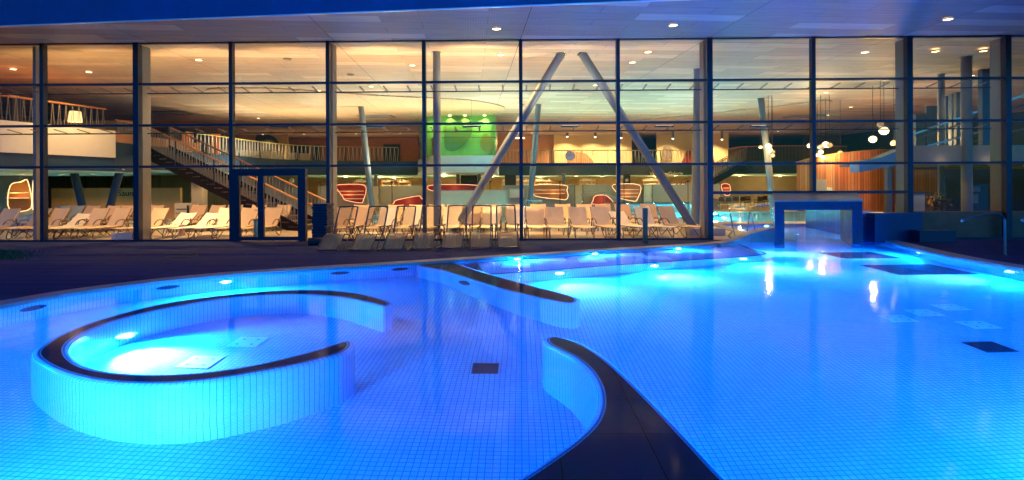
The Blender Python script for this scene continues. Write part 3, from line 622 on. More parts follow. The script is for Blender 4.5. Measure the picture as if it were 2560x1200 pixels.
E = 1.0
for i, (x, y, e) in enumerate(((1241, 72, 25), (1683, 63, 25), (2370, 48, 25))):
    downlight(x, y, e * E, f'{("leftmost", "middle", "rightmost")[i]} of three lit downlights in the outdoor soffit', AMB, 100, 'lit downlights in the outdoor soffit')
inner = [(33, 173, 800), (222, 180, 900), (497, 150, 1700), (1031, 163, 1500), (1252, 137, 1500), (1581, 156, 1100), (1620, 130, 250), (2162, 131, 60), (797, 226, 1500), (928, 216, 1800), (1488, 213, 2000), (2065, 231, 300), (646, 296, 1200), (2070, 288, 300), (2127, 268, 300)]
for i, (x, y, e) in enumerate(inner):
    downlight(x, y, e * E, f'lit ceiling downlight inside the hall, {ORD[i]}' if False else
              ('lit downlight inside at the far left edge', 'lit downlight inside above the left loungers', 'lit downlight inside above the left end of the staircase', 'lit downlight inside left of the round upright column', 'lit downlight inside above the middle loungers left of the leaning columns',
               'lit downlight inside right of the leaning columns, the nearer', 'lit downlight inside right of the leaning columns, by the glass', 'dim amber downlight inside above the blue portal', 'lit downlight inside left of the post behind the door', 'lit downlight inside right of the post behind the door',
               'lit downlight inside between the two leaning columns', 'lit downlight inside above the timber drum', 'lit downlight by the oval raft above the gallery', 'lit downlight deep in the ceiling over the café, left', 'lit downlight deep in the ceiling over the café, right')[i])
for o_ in [o for o in bpy.data.objects if o.get('label', '') in ('lit downlight inside above the left end of the staircase', 'lit downlight inside left of the round upright column', 'lit downlight inside above the middle loungers left of the leaning columns')]:
    spot('beam_light', o_.location - Vector((0, 0, .05)), (0, -.04, -1), 2600, AMB, 42, .9, .06, o_)
for i, (x, y) in enumerate(((718, 148), (876, 187), (588, 225), (626, 249), (760, 253), (890, 261), (957, 274), (1007, 292), (1442, 225), (1306, 262), (2240, 262))):
    downlight(x, y, 0, f'{ORD[i]} of the small unlit white detectors on the timber ceiling, from the left', group='unlit white ceiling detectors')
# ================================================================== COLUMNS
def column(a, b, r, lab, m_=CONC, base=None):
    a, b = Vector(a), Vector(b); t = thing('round_column', lab, 'column', a)
    M().tube([a, b], r, 20).build('shaft', m_, t)
    d = (b - a).normalized()
    M().tube([a, a + d * .06], r + .03, 20).build('foot_collar', STEEL, t); M().tube([b - d * .05, b], r + .03, 20).build('head_collar', STEEL, t); return t
def cc(px, Y): return P(px, 465, Y).x
zc = lambda Y: ceil_z(Y) + .03
column((cc(1093, 19.0), 19.0, 0), (cc(1093, 19.0), 19.0, zc(19)), .13, 'upright round column behind the glass among the middle loungers')
a = P(1735, 577, 19.4); b = P(1457, 118, 18.9); column((a.x, 19.4, .22), (b.x, 19.4, zc(19.4)), .145, 'right leaning column of the big inverted V')
a = P(1128, 590, 19.4); b = P(1408, 118, 18.9); column((a.x + .1, 19.4, .1), (b.x, 19.4, zc(19.4)), .145, 'left leaning column of the big inverted V')
tag(M().box((cc(1712, 19.4), 18.9, 0), (cc(1800, 19.4), 19.9, .24)).build('column_plinth', mat('plinth_stone', (.5, .45, .4), .5)), 'pale stone plinth under the right leaning column', 'plinth')
a = P(1738, 556, 22.5); b = P(1746, 200, 22.5); column((a.x, 22.5, 0), (b.x, 22.5, zc(22.5)), .17, 'thick near upright column right of the inverted V')
column((cc(932, 33), 33, 0), (cc(903, 33), 33, zc(33)), .17, 'pale leaning column in front of the gallery left of the green room')
column((cc(1322, 33), 33, 0), (cc(1347, 33), 33, zc(33)), .17, 'pale leaning column in front of the gallery right of the green room')
column((cc(1935, 31), 31, 0), (cc(1903, 31), 31, zc(31)), .17, 'pale leaning column above the blue portal')
column((cc(217, 25), 25, 0), (cc(183, 25), 25, 2.6), .16, 'left leaning column under the mezzanine', NAVYW)
column((cc(262, 25), 25, 0), (cc(302, 25), 25, 2.6), .16, 'right leaning column under the mezzanine', NAVYW)
column((cc(38, 27), 27, 4.2), (cc(38, 27), 27, zc(27)), .16, 'upright column on the mezzanine at the far left', WHITEC)
column((cc(940, 41), 41, 0), (cc(940, 41), 41, 2.6), .13, 'short pale column under the gallery beside the red niche')
column((cc(1145, 41), 41, 0), (cc(1145, 41), 41, 2.6), .13, 'short pale column under the green room, left')
column((cc(1198, 41), 41, 0), (cc(1198, 41), 41, 2.6), .13, 'short pale column under the green room, right')
column((cc(1410, 41), 41, 0), (cc(1410, 41), 41, 2.6), .13, 'short pale column under the gallery in front of the amber niche')
column((cc(2354, 24), 24, 0), (cc(2354, 24), 24, zc(24)), .13, 'slimmer upright column in the dark right bay')
column((cc(2417, 20.5), 20.5, 0), (cc(2417, 20.5), 20.5, zc(20.5)), .17, 'thicker upright column in the dark right bay')
# ================================================================== GALLERY
def gp(px, Y, z=0): q = P(px, 465, Y); return Vector((q.x, Y, z))
ge = smooth_path([gp(330, 27.5), gp(440, 30.5), gp(550, 34), (gp(690, 40)), gp(820, 43), gp(1040, 45), gp(1250, 48.5), gp(1500, 49.5), gp(1780, 50), gp(1860, 46), gp(1990, 45), gp(2120, 46)], 5)
poly = [(p.x, p.y) for p in ge] + [(28, 50), (28, 66), (-30, 66), (-30, 27.8)]
t = thing('gallery', 'curved upper gallery floor with petrol blue edge at the back of the hall', 'gallery', (0, 45, 2.55))
M().prism(poly, 2.62, 3.70).build('slab', NAVYW, t, smooth=False)
M().prism(offset([Vector(p) for p in poly], -.03), 2.56, 2.615).build('soffit', TEALC, t, smooth=False)
M().prism(offset([Vector(p) for p in poly], -.2), 3.703, 3.72).build('carpet', mat('grey_carpet', (.2, .17, .14), .9), t, smooth=False)
def railing(path, h, lab, name='railing', zig=True, pitch=.11, m_rail=BROZ, post=2.4, floor=0, bw=.014, bc=None):
    path = [Vector(p) for p in path]; t = thing(name, lab, 'railing', path[0])
    M().tube([p + Vector((0, 0, h)) for p in path], .04, 8).build('handrail', m_rail, t)
    m = M(); mp_ = M(); acc = 0; nxt = 0; npost = 0; flip = 0
    for a, b in zip(path[:-1], path[1:]):
        L_ = (b - a).length; hd = (b - a).normalized(); pos = nxt - acc
        while pos < L_:
            p = a + hd * pos; q = a + hd * (pos + (pitch * .45 if flip else -pitch * .45)); flip ^= 1
            m.beam(p + Vector((0, 0, .03)), (q if zig else p) + Vector((0, 0, h - .03)), bw, bw)
            nxt += pitch; pos = nxt - acc
        k = npost * post - acc
        while k < L_:
            p = a + hd * k; mp_.beam(p + Vector((0, 0, -.05)), p + Vector((0, 0, h)), .05, .05); npost += 1; k = npost * post - acc
        acc += L_
    m.build('baluster', bc or mat('pale_baluster', (.30, .28, .26), .4, .5), t, smooth=False); mp_.build('post', DARKST, t, smooth=False); return t
G1 = [p + Vector((0, .12, 3.72)) for p in ge if p.x < gp(1035, 45).x and p.x > gp(455, 31).x]
G2 = [p + Vector((0, .12, 3.72)) for p in ge if gp(1248, 48).x < p.x < gp(1795, 50).x]
railing(G1, 1.1, 'curved gallery railing of thin zigzag bars left of the green room', m_rail=mat('olive_handrail', (.42, .40, .14), .4), pitch=.16, bw=.028, bc=mat('silver_baluster', (.62, .66, .68), .4))
railing(G2, 1.1, 'gallery railing of thin bars right of the green room', m_rail=mat('olive_handrail', (.42, .40, .14), .4), pitch=.16, bw=.028, bc=mat('silver_baluster', (.62, .66, .68), .4))
G3 = [p + Vector((0, .12, 3.72)) for p in ge if p.x > gp(1850, 46).x]
railing(G3, 1.1, 'gallery railing of thin bars by the café stairs', zig=False, m_rail=BROZ)
for i, (x, y) in enumerate(((657, 327), (760, 352), (890, 346), (1000, 350), (1330, 352), (1945, 352))):
    q = P(x, y, 54); q.z = ceil_z(54) - .03; downlight(0, 0, 1900 if i else 700, f'{ORD[i]} lit downlight over the gallery floor, from the left', WARM, 130, 'lit downlights over the gallery floor', loc=q)
for i, x in enumerate((60, 155, 232, 300, 425, 520)):
    q = gp(x, 27.5, 2.34); downlight(0, 0, 330, f'{ORD[i]} lit downlight under the mezzanine, from the left', WARM, 140, 'lit downlights under the mezzanine', loc=q)
for i, (x, Y, z, e) in enumerate(((2340, 19.2, 6.2, 45), (2460, 19.2, 6.2, 45), (2360, 20.3, 2.38, 50), (2480, 20.3, 2.38, 50), (2430, 23, 6.1, 120))):  # downlights added to lift the light level in this bay
    downlight(0, 0, e, f'{ORD[i]} dim downlight in the dark right bay', WARM, 130, 'dim downlights in the right bay', loc=gp(x, Y, z))
# green room
t = thing('green_room', 'lime green rounded room on a pale blue slab projecting from the gallery', 'room', (gp(1150, 38).x, 38, 2.6))
pl = [gp(1045, 43), gp(1085, 37.2), gp(1243, 37.2), gp(1248, 48), gp(1045, 48)]
M().prism([(p.x, p.y) for p in pl], 2.6, 3.74).build('slab', CYANSL, t, smooth=False)
dr = smooth_path([gp(1048, 46), gp(1052, 41.5), gp(1062, 39.2), gp(1090, 38.4), gp(1130, 38.3), gp(1200, 38.3), gp(1234, 38.4), gp(1241, 39.4), gp(1244, 46)], 5)
m = M()
for a, b in zip(dr[:-1], dr[1:]): m.add([(a.x, a.y, 3.74), (b.x, b.y, 3.74), (b.x, b.y, ceil_z(38) - .03), (a.x, a.y, ceil_z(38) - .03)], [(0, 1, 2, 3)])
m.build('green_wall', GREENM, t)
wl_ = [(gp(1112, 38.2).x, 4.4), (gp(1112, 38.2).x + .1, 6.1), (gp(1140, 38.2).x, 6.55), (gp(1165, 38.2).x, 6.5), (gp(1180, 38.2).x, 6.0), (gp(1176, 38.2).x, 5.0), (gp(1150, 38.2).x, 4.3), (gp(1130, 38.2).x, 4.1)]
M().slabxz([(p.x, p.z) for p in smooth_path([Vector((a, 0, b)) for a, b in wl_], 4, True)], 38.2, 38.27).build('round_opening', mat('dark_green_glass', (.07, .16, .03), .15), t, smooth=False)
wl_ = [(gp(1200, 38.2).x, 4.6), (gp(1212, 38.2).x, 5.3), (gp(1232, 38.2).x, 4.9), (gp(1234, 38.2).x, 4.2), (gp(1210, 38.2).x, 4.1)]
M().slabxz([(p.x, p.z) for p in smooth_path([Vector((a, 0, b)) for a, b in wl_], 4, True)], 38.2, 38.27).build('round_opening', mat('olive_glass', (.22, .24, .03), .15), t, smooth=False)
gr = [gp(1046, 43), gp(1087, 37.35), gp(1241, 37.35)]
m = M(); fr_ = M()
for a, b in zip(gr[:-1], gr[1:]): m.add([(a.x, a.y, 3.74), (b.x, b.y, 3.74), (b.x, b.y, 4.95), (a.x, a.y, 4.95)], [(0, 1, 2, 3)]); fr_.beam((a.x, a.y, 4.96), (b.x, b.y, 4.96), .04, .04)
m.build('glass_rail', RAILG, t, smooth=False); fr_.build('rail_cap', DARKST, t, smooth=False)
for x in (1125, 1163, 1212):
    p = gp(x, 37.95, ceil_z(38) - .12); spot('lamp_light', p, (0, .3, -1), 480, (.75, 1, .3), 110, .6, .08, t); M().tube([p, p + Vector((0, 0, .06))], .1, 12).build('lamp_lens', glow('green_lens', (.8, 1, .3), 5), t)
spot('lamp_light', gp(1078, 37.9, ceil_z(38) - .12), (-.2, .35, -1), 200, (.75, 1, .25), 110, .6, .08, t)  # bare extra light without a fitting, added to brighten the green wall
# upper back walls
def wall(px0, px1, Y, z0, z1, m_, lab, name='wall', th=.2, cat='wall'):
    x0, x1 = cc(px0, Y), cc(px1, Y); m = M()
    m.slabxz([(x0, z0), (x1, z0), (x1, z1), (x0, z1)], Y, Y + th); return tag(m.build(name, m_, smooth=False), lab, cat)
UZ0, UZ1 = 3.72, ceil_z(58)
wall(1385, 1580, 57, UZ0, UZ1, OCHRE, 'warmly lit ochre wall at the back of the gallery, left')
wall(1642, 1822, 56, UZ0, UZ1, OCHRE, 'warmly lit ochre wall at the back of the gallery, right')
wall(1580, 1642, 62, UZ0, UZ1, DARKW, 'dark blue recess between the two ochre gallery walls')
wall(330, 560, 52, UZ0, UZ1, CURT, 'pleated beige curtain across the left gallery', 'curtain', cat='curtain')
wall(560, 720, 55, UZ0, UZ1, mat('brass_wall', (.45, .33, .14), .6), 'brownish gold wall behind the left gallery seats')
wall(720, 1045, 60, UZ0, UZ1, mat('rust_wall', (.40, .17, .06), .5), 'rust brown wall behind the middle gallery')
wall(1245, 1385, 58, UZ0, UZ1, mat('orange_timber_wall', (.60, .30, .12), .5), 'orange timber wall of the gallery bar')
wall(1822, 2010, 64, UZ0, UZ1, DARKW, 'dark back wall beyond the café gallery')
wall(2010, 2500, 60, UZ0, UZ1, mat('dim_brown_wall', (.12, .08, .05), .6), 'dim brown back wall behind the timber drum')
for x0, x1, lab in ((735, 770, 'left'), (785, 800, 'middle'), (960, 1000, 'right')):
    t = thing('dark_window', f'{lab} dark window in the rust brown gallery wall', 'window', gp((x0 + x1) / 2, 59.9, 4)); xa, xb = cc(x0, 59.9), cc(x1, 59.9)
    M().box((xa, 59.85, 4.2), (xb, 59.9, 6.2)).build('pane', DARKW, t, smooth=False); M().tube([(xa, 59.83, 4.2), (xb, 59.83, 4.2), (xb, 59.83, 6.2), (xa, 59.83, 6.2)], .05, 4, True).build('window_frame', DARKST, t, smooth=False)
def blob(pts, Y, m_, lab, name='wall_art', cat='wall art', th=.08):
    q = [P(x, y, Y) for x, y in pts]; q = smooth_path([Vector((p.x, 0, p.z)) for p in q], 4, True)
    return tag(M().slabxz([(p.x, p.z) for p in q], Y - th, Y).build(name, m_, smooth=False), lab, cat)
blob([(1661, 366), (1668, 367), (1680, 373), (1680, 398), (1672, 402), (1655, 402), (1656, 380)], 55.9, mat('brown_stone_art', (.14, .10, .06), .6), 'brown rounded stone shaped panel on the right ochre wall')
blob([(1716, 380), (1724, 374), (1742, 376), (1776, 382), (1784, 402), (1782, 412), (1708, 412), (1710, 396)], 55.9, REDM, 'red rounded mosaic panel on the right ochre wall')
blob([(1424, 382), (1455, 382), (1470, 388), (1482, 410), (1424, 412)], 56.9, ORM, 'amber rounded mosaic panel on the left ochre wall')
blob([(645, 330), (652, 329), (690, 346), (696, 375), (638, 378)], 54.9, DARKW, 'dark pointed panel on the gold wall of the left gallery')
for i, (x, y, Y) in enumerate(((1418, 341, 54.5), (1488, 342, 54.5), (1553, 344, 54.5), (1682, 346, 53.5), (1805, 348, 53.5))):
    p = P(x, y, Y); p.z = min(p.z, ceil_z(Y) - .03); t = thing('wall_washer', f'{ORD[i]} of the bright wall washer lamps over the ochre walls, from the left', 'lamp', p, 'wall washer lamps over the ochre walls')
    M().tube([p + Vector((0, 0, ceil_z(Y) - p.z)), p], .12, 12).build('can', WHITEC, t); M().sphere(p, .1, 10).build('bulb', LENS, t)
    spot('lamp_light', p - Vector((0, 0, .12)), (0, .8, -1), 1500, AMB, 95, .6, .1, t)
# seats up on the gallery
seat0 = thing('gallery_armchair', 'first pale cushioned seat behind the curved railing, from the left', 'armchair', gp(600, 44, 3.72), 'pale seats on the gallery')
p = gp(600, 44, 3.72)
M().box((p.x - .4, p.y - .4, p.z + .2), (p.x + .4, p.y + .4, p.z + .45)).build('cushion', FABRICW, seat0)
M().box((p.x - .4, p.y + .3, p.z + .45), (p.x + .4, p.y + .45, p.z + .95)).build('backrest', FABRICW, seat0)
M().box((p.x - .35, p.y - .35, p.z), (p.x - .28, p.y + .35, p.z + .2)).box((p.x + .28, p.y - .35, p.z), (p.x + .35, p.y + .35, p.z + .2)).build('leg', DARKST, seat0)
for i, (x, Y) in enumerate(((630, 45), (660, 46), (690, 46), (725, 48), (760, 49))):
    dup(seat0, gp(x, Y, 3.72), R(-15 + 8 * i), f'{ORD[i + 1]} pale cushioned seat behind the curved railing, from the left', 'pale seats on the gallery')
for i, (x, Y, m_) in enumerate(((468, 45, 'o'), (540, 45, 'o'))):
    p = gp(x, Y, 3.72); t = thing('lit_screen', f'{("left", "right")[i]} orange lit panel in front of the curtain', 'panel', p)
    M().box((p.x - .35, Y - .05, p.z), (p.x + .35, Y + .05, p.z + 2.3)).build('panel_board', mat('orange_glow_panel', (.8, .18, .05), .5, emit=(1, .2, .03), es=.5), t, smooth=False)
    M().box((p.x - .4, Y - .12, p.z), (p.x + .4, Y + .12, p.z + .06)).build('panel_foot', DARKST, t, smooth=False)
for i, (x, Y, e, col) in enumerate(((500, 33, 500, (1, .75, .45)), (640, 35, 1300, (1, .78, .46)), (800, 36, 1500, (1, .8, .5)), (980, 33, 2000, (1, .82, .5)), (1225, 33, 1700, (.95, .95, .6)), (1400, 36, 650, (.6, 1, .66)), (1560, 36, 600, (.65, 1, .66)), (1720, 36, 600, (.95, .9, .5)))):  # standing uplights added to light the deep part of the ceiling
    p = gp(x, Y, 2.0); t = thing('floor_uplight', f'{ORD[i]} slender standing uplight in front of the gallery, from the left', 'uplight', (p.x, p.y, 0), 'slender standing uplights in front of the gallery')
    M().tube([(p.x, p.y, 0), (p.x, p.y, 1.9)], .025, 8).build('stand', DARKST, t); M().tube([(p.x, p.y, 0), (p.x, p.y, .03)], .16, 14).build('foot', DARKST, t); M().tube([(p.x, p.y, 1.9), p], .03, 12, r2=.13).build('bowl', DARKST, t)
    spot('lamp_light', p + Vector((0, 0, .06)), (0, -.2, 1), e, col, 165, .9, .12, t)
# clocks
def clock(px, py, Y, r, lab, face, hang=True):
    c = P(px, py, Y); t = thing('wall_clock', lab, 'clock', c); k = 28
    def dsc(rr, y): return [(c.x + rr * math.cos(a * 2 * math.pi / k), y, c.z + rr * math.sin(a * 2 * math.pi / k)) for a in range(k)]
    M().add(dsc(r, Y) + dsc(r, Y + .08), [tuple(range(k)), tuple(reversed(range(k, 2 * k)))] + [(i, (i + 1) % k, k + (i + 1) % k, k + i) for i in range(k)]).build('dial', face, t, smooth=False)
    M().tube([Vector(v) for v in dsc(r, Y)], r * .07, 6, True).build('rim', STEEL, t)
    M().beam((c.x, Y - .02, c.z), (c.x - r * .5, Y - .02, c.z + r * .45), r * .06, r * .06, (0, 1, 0)).build('hour_hand', DARKW, t, smooth=False)
    M().beam((c.x, Y - .03, c.z), (c.x + r * .1, Y - .03, c.z + r * .8), r * .045, r * .045, (0, 1, 0)).build('minute_hand', DARKW, t, smooth=False)
    m = M()
    for q in range(12):
        a = q * math.pi / 6; m.beam((c.x + r * .78 * math.cos(a), Y - .012, c.z + r * .78 * math.sin(a)), (c.x + r * .9 * math.cos(a), Y - .012, c.z + r * .9 * math.sin(a)), r * .04, .012, (0, 1, 0))
    m.build('hour_mark', DARKW, t, smooth=False)
    if hang: M().beam((c.x, Y + .04, c.z - r), (c.x, Y + .04, c.z - r - .5), .04, .04).build('stem', STEEL, t, smooth=False)
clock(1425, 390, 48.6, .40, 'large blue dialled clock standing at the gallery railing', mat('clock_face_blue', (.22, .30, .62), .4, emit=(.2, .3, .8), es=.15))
WF = mat('clock_face_white', (.75, .8, .75), .4)
clock(729, 452, 41.5, .17, 'small white clock seen through the door', WF, False)
clock(1567, 451, 43, .13, 'small white clock on a dark panel under the gallery', WF, False)
wall(1558, 1576, 43.1, 1.85, 2.56, DARKW, 'dark panel carrying the small clock under the gallery', 'clock_panel', .1, 'panel')
# ---- lettering
def text(s_, px, py, Y, size, m_, lab):
    cu = bpy.data.curves.new('lettering', 'FONT'); cu.body = s_; cu.size = size; cu.extrude = .01; cu.align_x = 'LEFT'
    tmp = bpy.data.objects.new('tmp', cu); COL.objects.link(tmp)
    dg = bpy.context.evaluated_depsgraph_get(); me = bpy.data.meshes.new_from_object(tmp.evaluated_get(dg)); bpy.data.objects.remove(tmp)
    o = bpy.data.objects.new('sign_lettering', me); COL.objects.link(o); me.materials.clear(); me.materials.append(m_); o.location = P(px, py, Y); o.rotation_euler = (R(90), 0, 0); return tag(o, lab, 'sign')
text('WellnessGalerie', 1624, 438, 49.4, .44, mat('pale_letters', (.7, .7, .68), .4), 'pale WellnessGalerie lettering on the petrol blue gallery edge')
text('Terrasse', 488, 416, 30.6, .42, mat('pale_letters', (.7, .7, .68), .4), 'pale Terrasse lettering behind the staircase railing')
text('Sauna', 294, 490, 29.85, .46, mat('dark_letters', (.015, .015, .02), .6), 'dark Sauna lettering on the brown partition')
# ================================================================== UNDER THE GALLERY
wall(760, 1800, 60, 0, 2.6, mat('warm_wall', (.62, .45, .25), .6), 'warm lit back wall under the gallery')
wall(340, 760, 44, 0, 2.6, GREYW, 'grey green back wall under the gallery behind the stairs')
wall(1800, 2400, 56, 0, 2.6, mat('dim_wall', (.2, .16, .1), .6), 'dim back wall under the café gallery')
PT = 1.76
parts = ((795, 842, GREYW), (842, 915, BEIGEW), (950, 1062, BEIGEW), (1062, 1200, BEIGEW), (1255, 1330, GREYW), (1330, 1436, GREYW), (1458, 1530, BEIGEW), (1530, 1605, BEIGEW), (1605, 1800, BEIGEW))
for i, (a, b, m_) in enumerate(parts):
    wall(a, b, 40 + .01 * i, 0, PT, m_, f'{ORD[i]} plastered partition from the left in the row behind the loungers', 'partition', .25)
for (a, b, lab) in ((1437, 1457, 'pale cabin door left of the red blob'), (1608, 1630, 'pale cabin door with lettering right of the amber niche'), (918, 948, 'pale cabin door beside the leaning column')):
    xa, xb = cc(a, 39.8), cc(b, 39.8); t = thing('cabin_door', lab, 'door', ((xa + xb) / 2, 39.8, 0)); M().box((xa, 39.75, .0), (xb, 39.82, 1.72)).build('door_leaf', mat('pale_door', (.6, .5, .3), .5), t, smooth=False)
    M().tube([(xb - .08, 39.72, .8), (xb - .08, 39.72, 1.15)], .015, 6).build('handle', STEEL, t)
    M().tube([(xa, 39.74, 0), (xa, 39.74, 1.74), (xb, 39.74, 1.74), (xb, 39.74, 0)], .025, 4).build('door_frame', DARKST, t, smooth=False)
def niche(pts, Y, m_, lab, shelves, led=LED, power=8):
    q = [P(x, y, Y) for x, y in pts]; sm = smooth_path([Vector((p.x, 0, p.z)) for p in q], 4, True); c = sum(q, Vector()) / len(q)
    t = thing('lit_niche', lab, 'niche', (c.x, Y, 0)); M().slabxz([(p.x, p.z) for p in sm], Y - .04, Y).build('mosaic_back', m_, t, smooth=False)
    M().tube([(p.x, Y - .06, p.z) for p in sm], .018, 6, True).build('light_strip', led, t)
    if shelves:
        m = M()
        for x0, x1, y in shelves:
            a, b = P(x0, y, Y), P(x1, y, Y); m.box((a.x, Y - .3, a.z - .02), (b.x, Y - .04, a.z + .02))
        m.build('shelf', mat('pale_shelf', (.8, .6, .4), .5, emit=(1, .5, .2), es=.35), t, smooth=False)  # shelf boards are no lamps, their lit look is emission in the material
    point('lamp_light', (c.x, Y - .5, c.z), power, WARM, .15, t)
    return t
RL = glow('red_warm_strip', (1, .45, .25), 2.0)
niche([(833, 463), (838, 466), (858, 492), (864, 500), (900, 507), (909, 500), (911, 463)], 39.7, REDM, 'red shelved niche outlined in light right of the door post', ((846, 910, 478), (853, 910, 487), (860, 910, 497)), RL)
niche([(986, 507), (993, 500), (1044, 490), (1052, 494), (1062, 513), (985, 514)], 39.7, REDM, 'red glowing pointed niche behind the middle loungers', (), RL)
niche([(1078, 463), (1086, 478), (1186, 478), (1192, 463)], 39.7, REDM, 'red glowing niche above the frosted screen', (), RL)
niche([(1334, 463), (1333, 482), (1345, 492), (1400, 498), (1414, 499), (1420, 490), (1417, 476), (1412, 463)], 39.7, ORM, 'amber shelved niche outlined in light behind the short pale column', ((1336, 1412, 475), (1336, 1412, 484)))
niche([(1482, 503), (1488, 490), (1510, 488), (1522, 494), (1530, 508), (1482, 510)], 39.7, REDM, 'small red glowing rock niche left of the basin', (), RL)
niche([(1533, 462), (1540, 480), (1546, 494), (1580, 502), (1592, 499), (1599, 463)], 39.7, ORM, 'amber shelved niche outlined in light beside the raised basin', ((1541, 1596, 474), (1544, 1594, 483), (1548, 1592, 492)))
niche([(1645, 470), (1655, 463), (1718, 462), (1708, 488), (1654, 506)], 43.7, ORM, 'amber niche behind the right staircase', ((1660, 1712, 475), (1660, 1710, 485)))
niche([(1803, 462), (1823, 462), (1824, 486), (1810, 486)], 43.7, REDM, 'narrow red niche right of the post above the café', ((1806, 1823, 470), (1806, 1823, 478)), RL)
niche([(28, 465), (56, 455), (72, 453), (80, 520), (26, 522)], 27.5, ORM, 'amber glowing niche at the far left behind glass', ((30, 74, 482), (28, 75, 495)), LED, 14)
niche([(85, 456), (90, 458), (98, 512), (94, 520), (84, 520)], 27.4, mat('pale_gold', (.7, .5, .25), .5), 'narrow pale glowing niche at the far left', (), LED, 8)
t = thing('frosted_screen', 'frosted glass screen behind the left leaning column', 'glass screen', gp(1180, 30)); xa, xb = cc(1100, 30), cc(1266, 30)
M().box((xa, 30, 0), (xb, 30.03, 1.45)).build('screen_pane', FROST, t, smooth=False); M().beam((xa, 30.015, 1.47), (xb, 30.015, 1.47), .04, .03).build('screen_rail', STEEL, t, smooth=False)
# notice board
t = thing('notice_board', 'pale framed notice board on the grey partition left of the slim column', 'board', P(1292, 482, 39.8)); a, b = P(1274, 472, 39.8), P(1310, 494, 39.8)
M().box((a.x, 39.78, b.z), (b.x, 39.84, a.z)).build('board_face', WHITEW, t, smooth=False); M().tube([(a.x, 39.76, a.z), (b.x, 39.76, a.z), (b.x, 39.76, b.z), (a.x, 39.76, b.z)], .03, 4, True).build('board_frame', mat('pale_frame', (.6, .55, .4), .5), t, smooth=False)
# lit ceiling lamps under the gallery
k = 0
for x in (865, 950, 985, 1110, 1230, 1350, 1440, 1505, 1640, 1690, 1850, 1950):
    Y = 46 + (k % 3) * 3.5; p = gp(x, Y, 2.5); t = thing('soffit_lamp', f'{ORD[k]} glowing ceiling lamp under the gallery, from the left', 'lamp', p, 'glowing ceiling lamps under the gallery'); k += 1
    M().tube([p, p + Vector((0, 0, .06))], .16, 12).build('housing', WHITEC, t); M().tube([p - Vector((0, 0, .02)), p], .13, 12).build('lens', LENS, t)
    point('lamp_light', p - Vector((0, 0, .25)), 260, WARM, .1, t)
for i, x in enumerate((905, 975, 1005, 1275, 1305, 1360, 1470, 1630)):
    p = gp(x, 55); t = thing('shelf_unit', f'{ORD[i]} warm lit storage shelf under the gallery, from the left', 'shelf', p, 'storage shelves under the gallery')
    M().box((p.x - .9, 55, 0), (p.x - .84, 55.5, 2.3)).box((p.x + .84, 55, 0), (p.x + .9, 55.5, 2.3)).build('side_panel', BROWNW, t, smooth=False)
    m = M()
    for q in range(5): m.box((p.x - .84, 55.01, .3 + q * .45), (p.x + .84, 55.49, .33 + q * .45))
    m.build('shelf_board', BROWNW, t, smooth=False)
    m = M(); rr = random.Random(i)
    for q in range(5):
        xx = p.x - .8
        while xx < p.x + .7: w_ = rr.uniform(.08, .25); m.box((xx, 55.1, .331 + q * .45), (xx + w_ * .8, 55.4, .331 + q * .45 + rr.uniform(.1, .3))); xx += w_
    m.build('folded_towels', WHITEW, t, smooth=False)
wall(1152, 1196, 43, 1.5, 2.56, DARKW, 'dark blue recess panel under the green room', 'recess_cladding', .1, 'cladding')
wall(1262, 1290, 43, 1.5, 2.56, DARKW, 'dark recess panel right of the green room', 'recess_cladding', .1, 'cladding')
# ================================================================== LEFT: mezzanine, stairs
t = thing('mezzanine', 'raised mezzanine with white parapet board at the upper left', 'mezzanine', (-18, 22, 2.4))
A, B, Cc = gp(-160, 18.6), gp(0, 20.2), gp(287, 24.4)
mp_ = [(A.x, A.y), (B.x, B.y), (Cc.x, Cc.y), (gp(345, 26).x, 26), (gp(345, 30).x, 31), (-31, 31), (-31, 18.6)]
M().prism(mp_, 2.42, 3.72).build('slab', NAVYW, t, smooth=False)
M().prism([(x, y) for x, y in mp_[:3]] + [(Cc.x, 31), (-31, 31), (-31, 18.7)], 3.72, 4.15).build('raised_floor', BROWNW, t, smooth=False)
M().prism(offset([Vector(p) for p in mp_], -.03), 2.36, 2.415).build('soffit', TEALC, t, smooth=False)
m = M()
for a, b in ((A, B), (B, Cc)):
    d = (b - a).normalized(); nn = Vector((d.y, -d.x, 0)) * .06
    m.add([a - nn * .2 + Vector((0, 0, 3.02)), b - nn * .2 + Vector((0, 0, 3.02)), b - nn * .2 + Vector((0, 0, 4.2)), a - nn * .2 + Vector((0, 0, 4.2)), a + nn + Vector((0, 0, 3.02)), b + nn + Vector((0, 0, 3.02)), b + nn + Vector((0, 0, 4.2)), a + nn + Vector((0, 0, 4.2))],
          [(0, 1, 2, 3), (4, 5, 6, 7), (0, 1, 5, 4), (3, 2, 6, 7), (1, 2, 6, 5), (0, 3, 7, 4)])
m.build('parapet_board', WHITEW, t, smooth=False)
railing([A + Vector((0, 0, 4.2)), B + Vector((0, 0, 4.2)), gp(265, 24.1, 4.2)], .92, 'sloping zigzag railing on the mezzanine at the upper left', pitch=.13)
railing([gp(290, 24.6, 3.75), gp(345, 26, 3.75)], .95, 'short lower railing between the mezzanine and the staircase', pitch=.11)
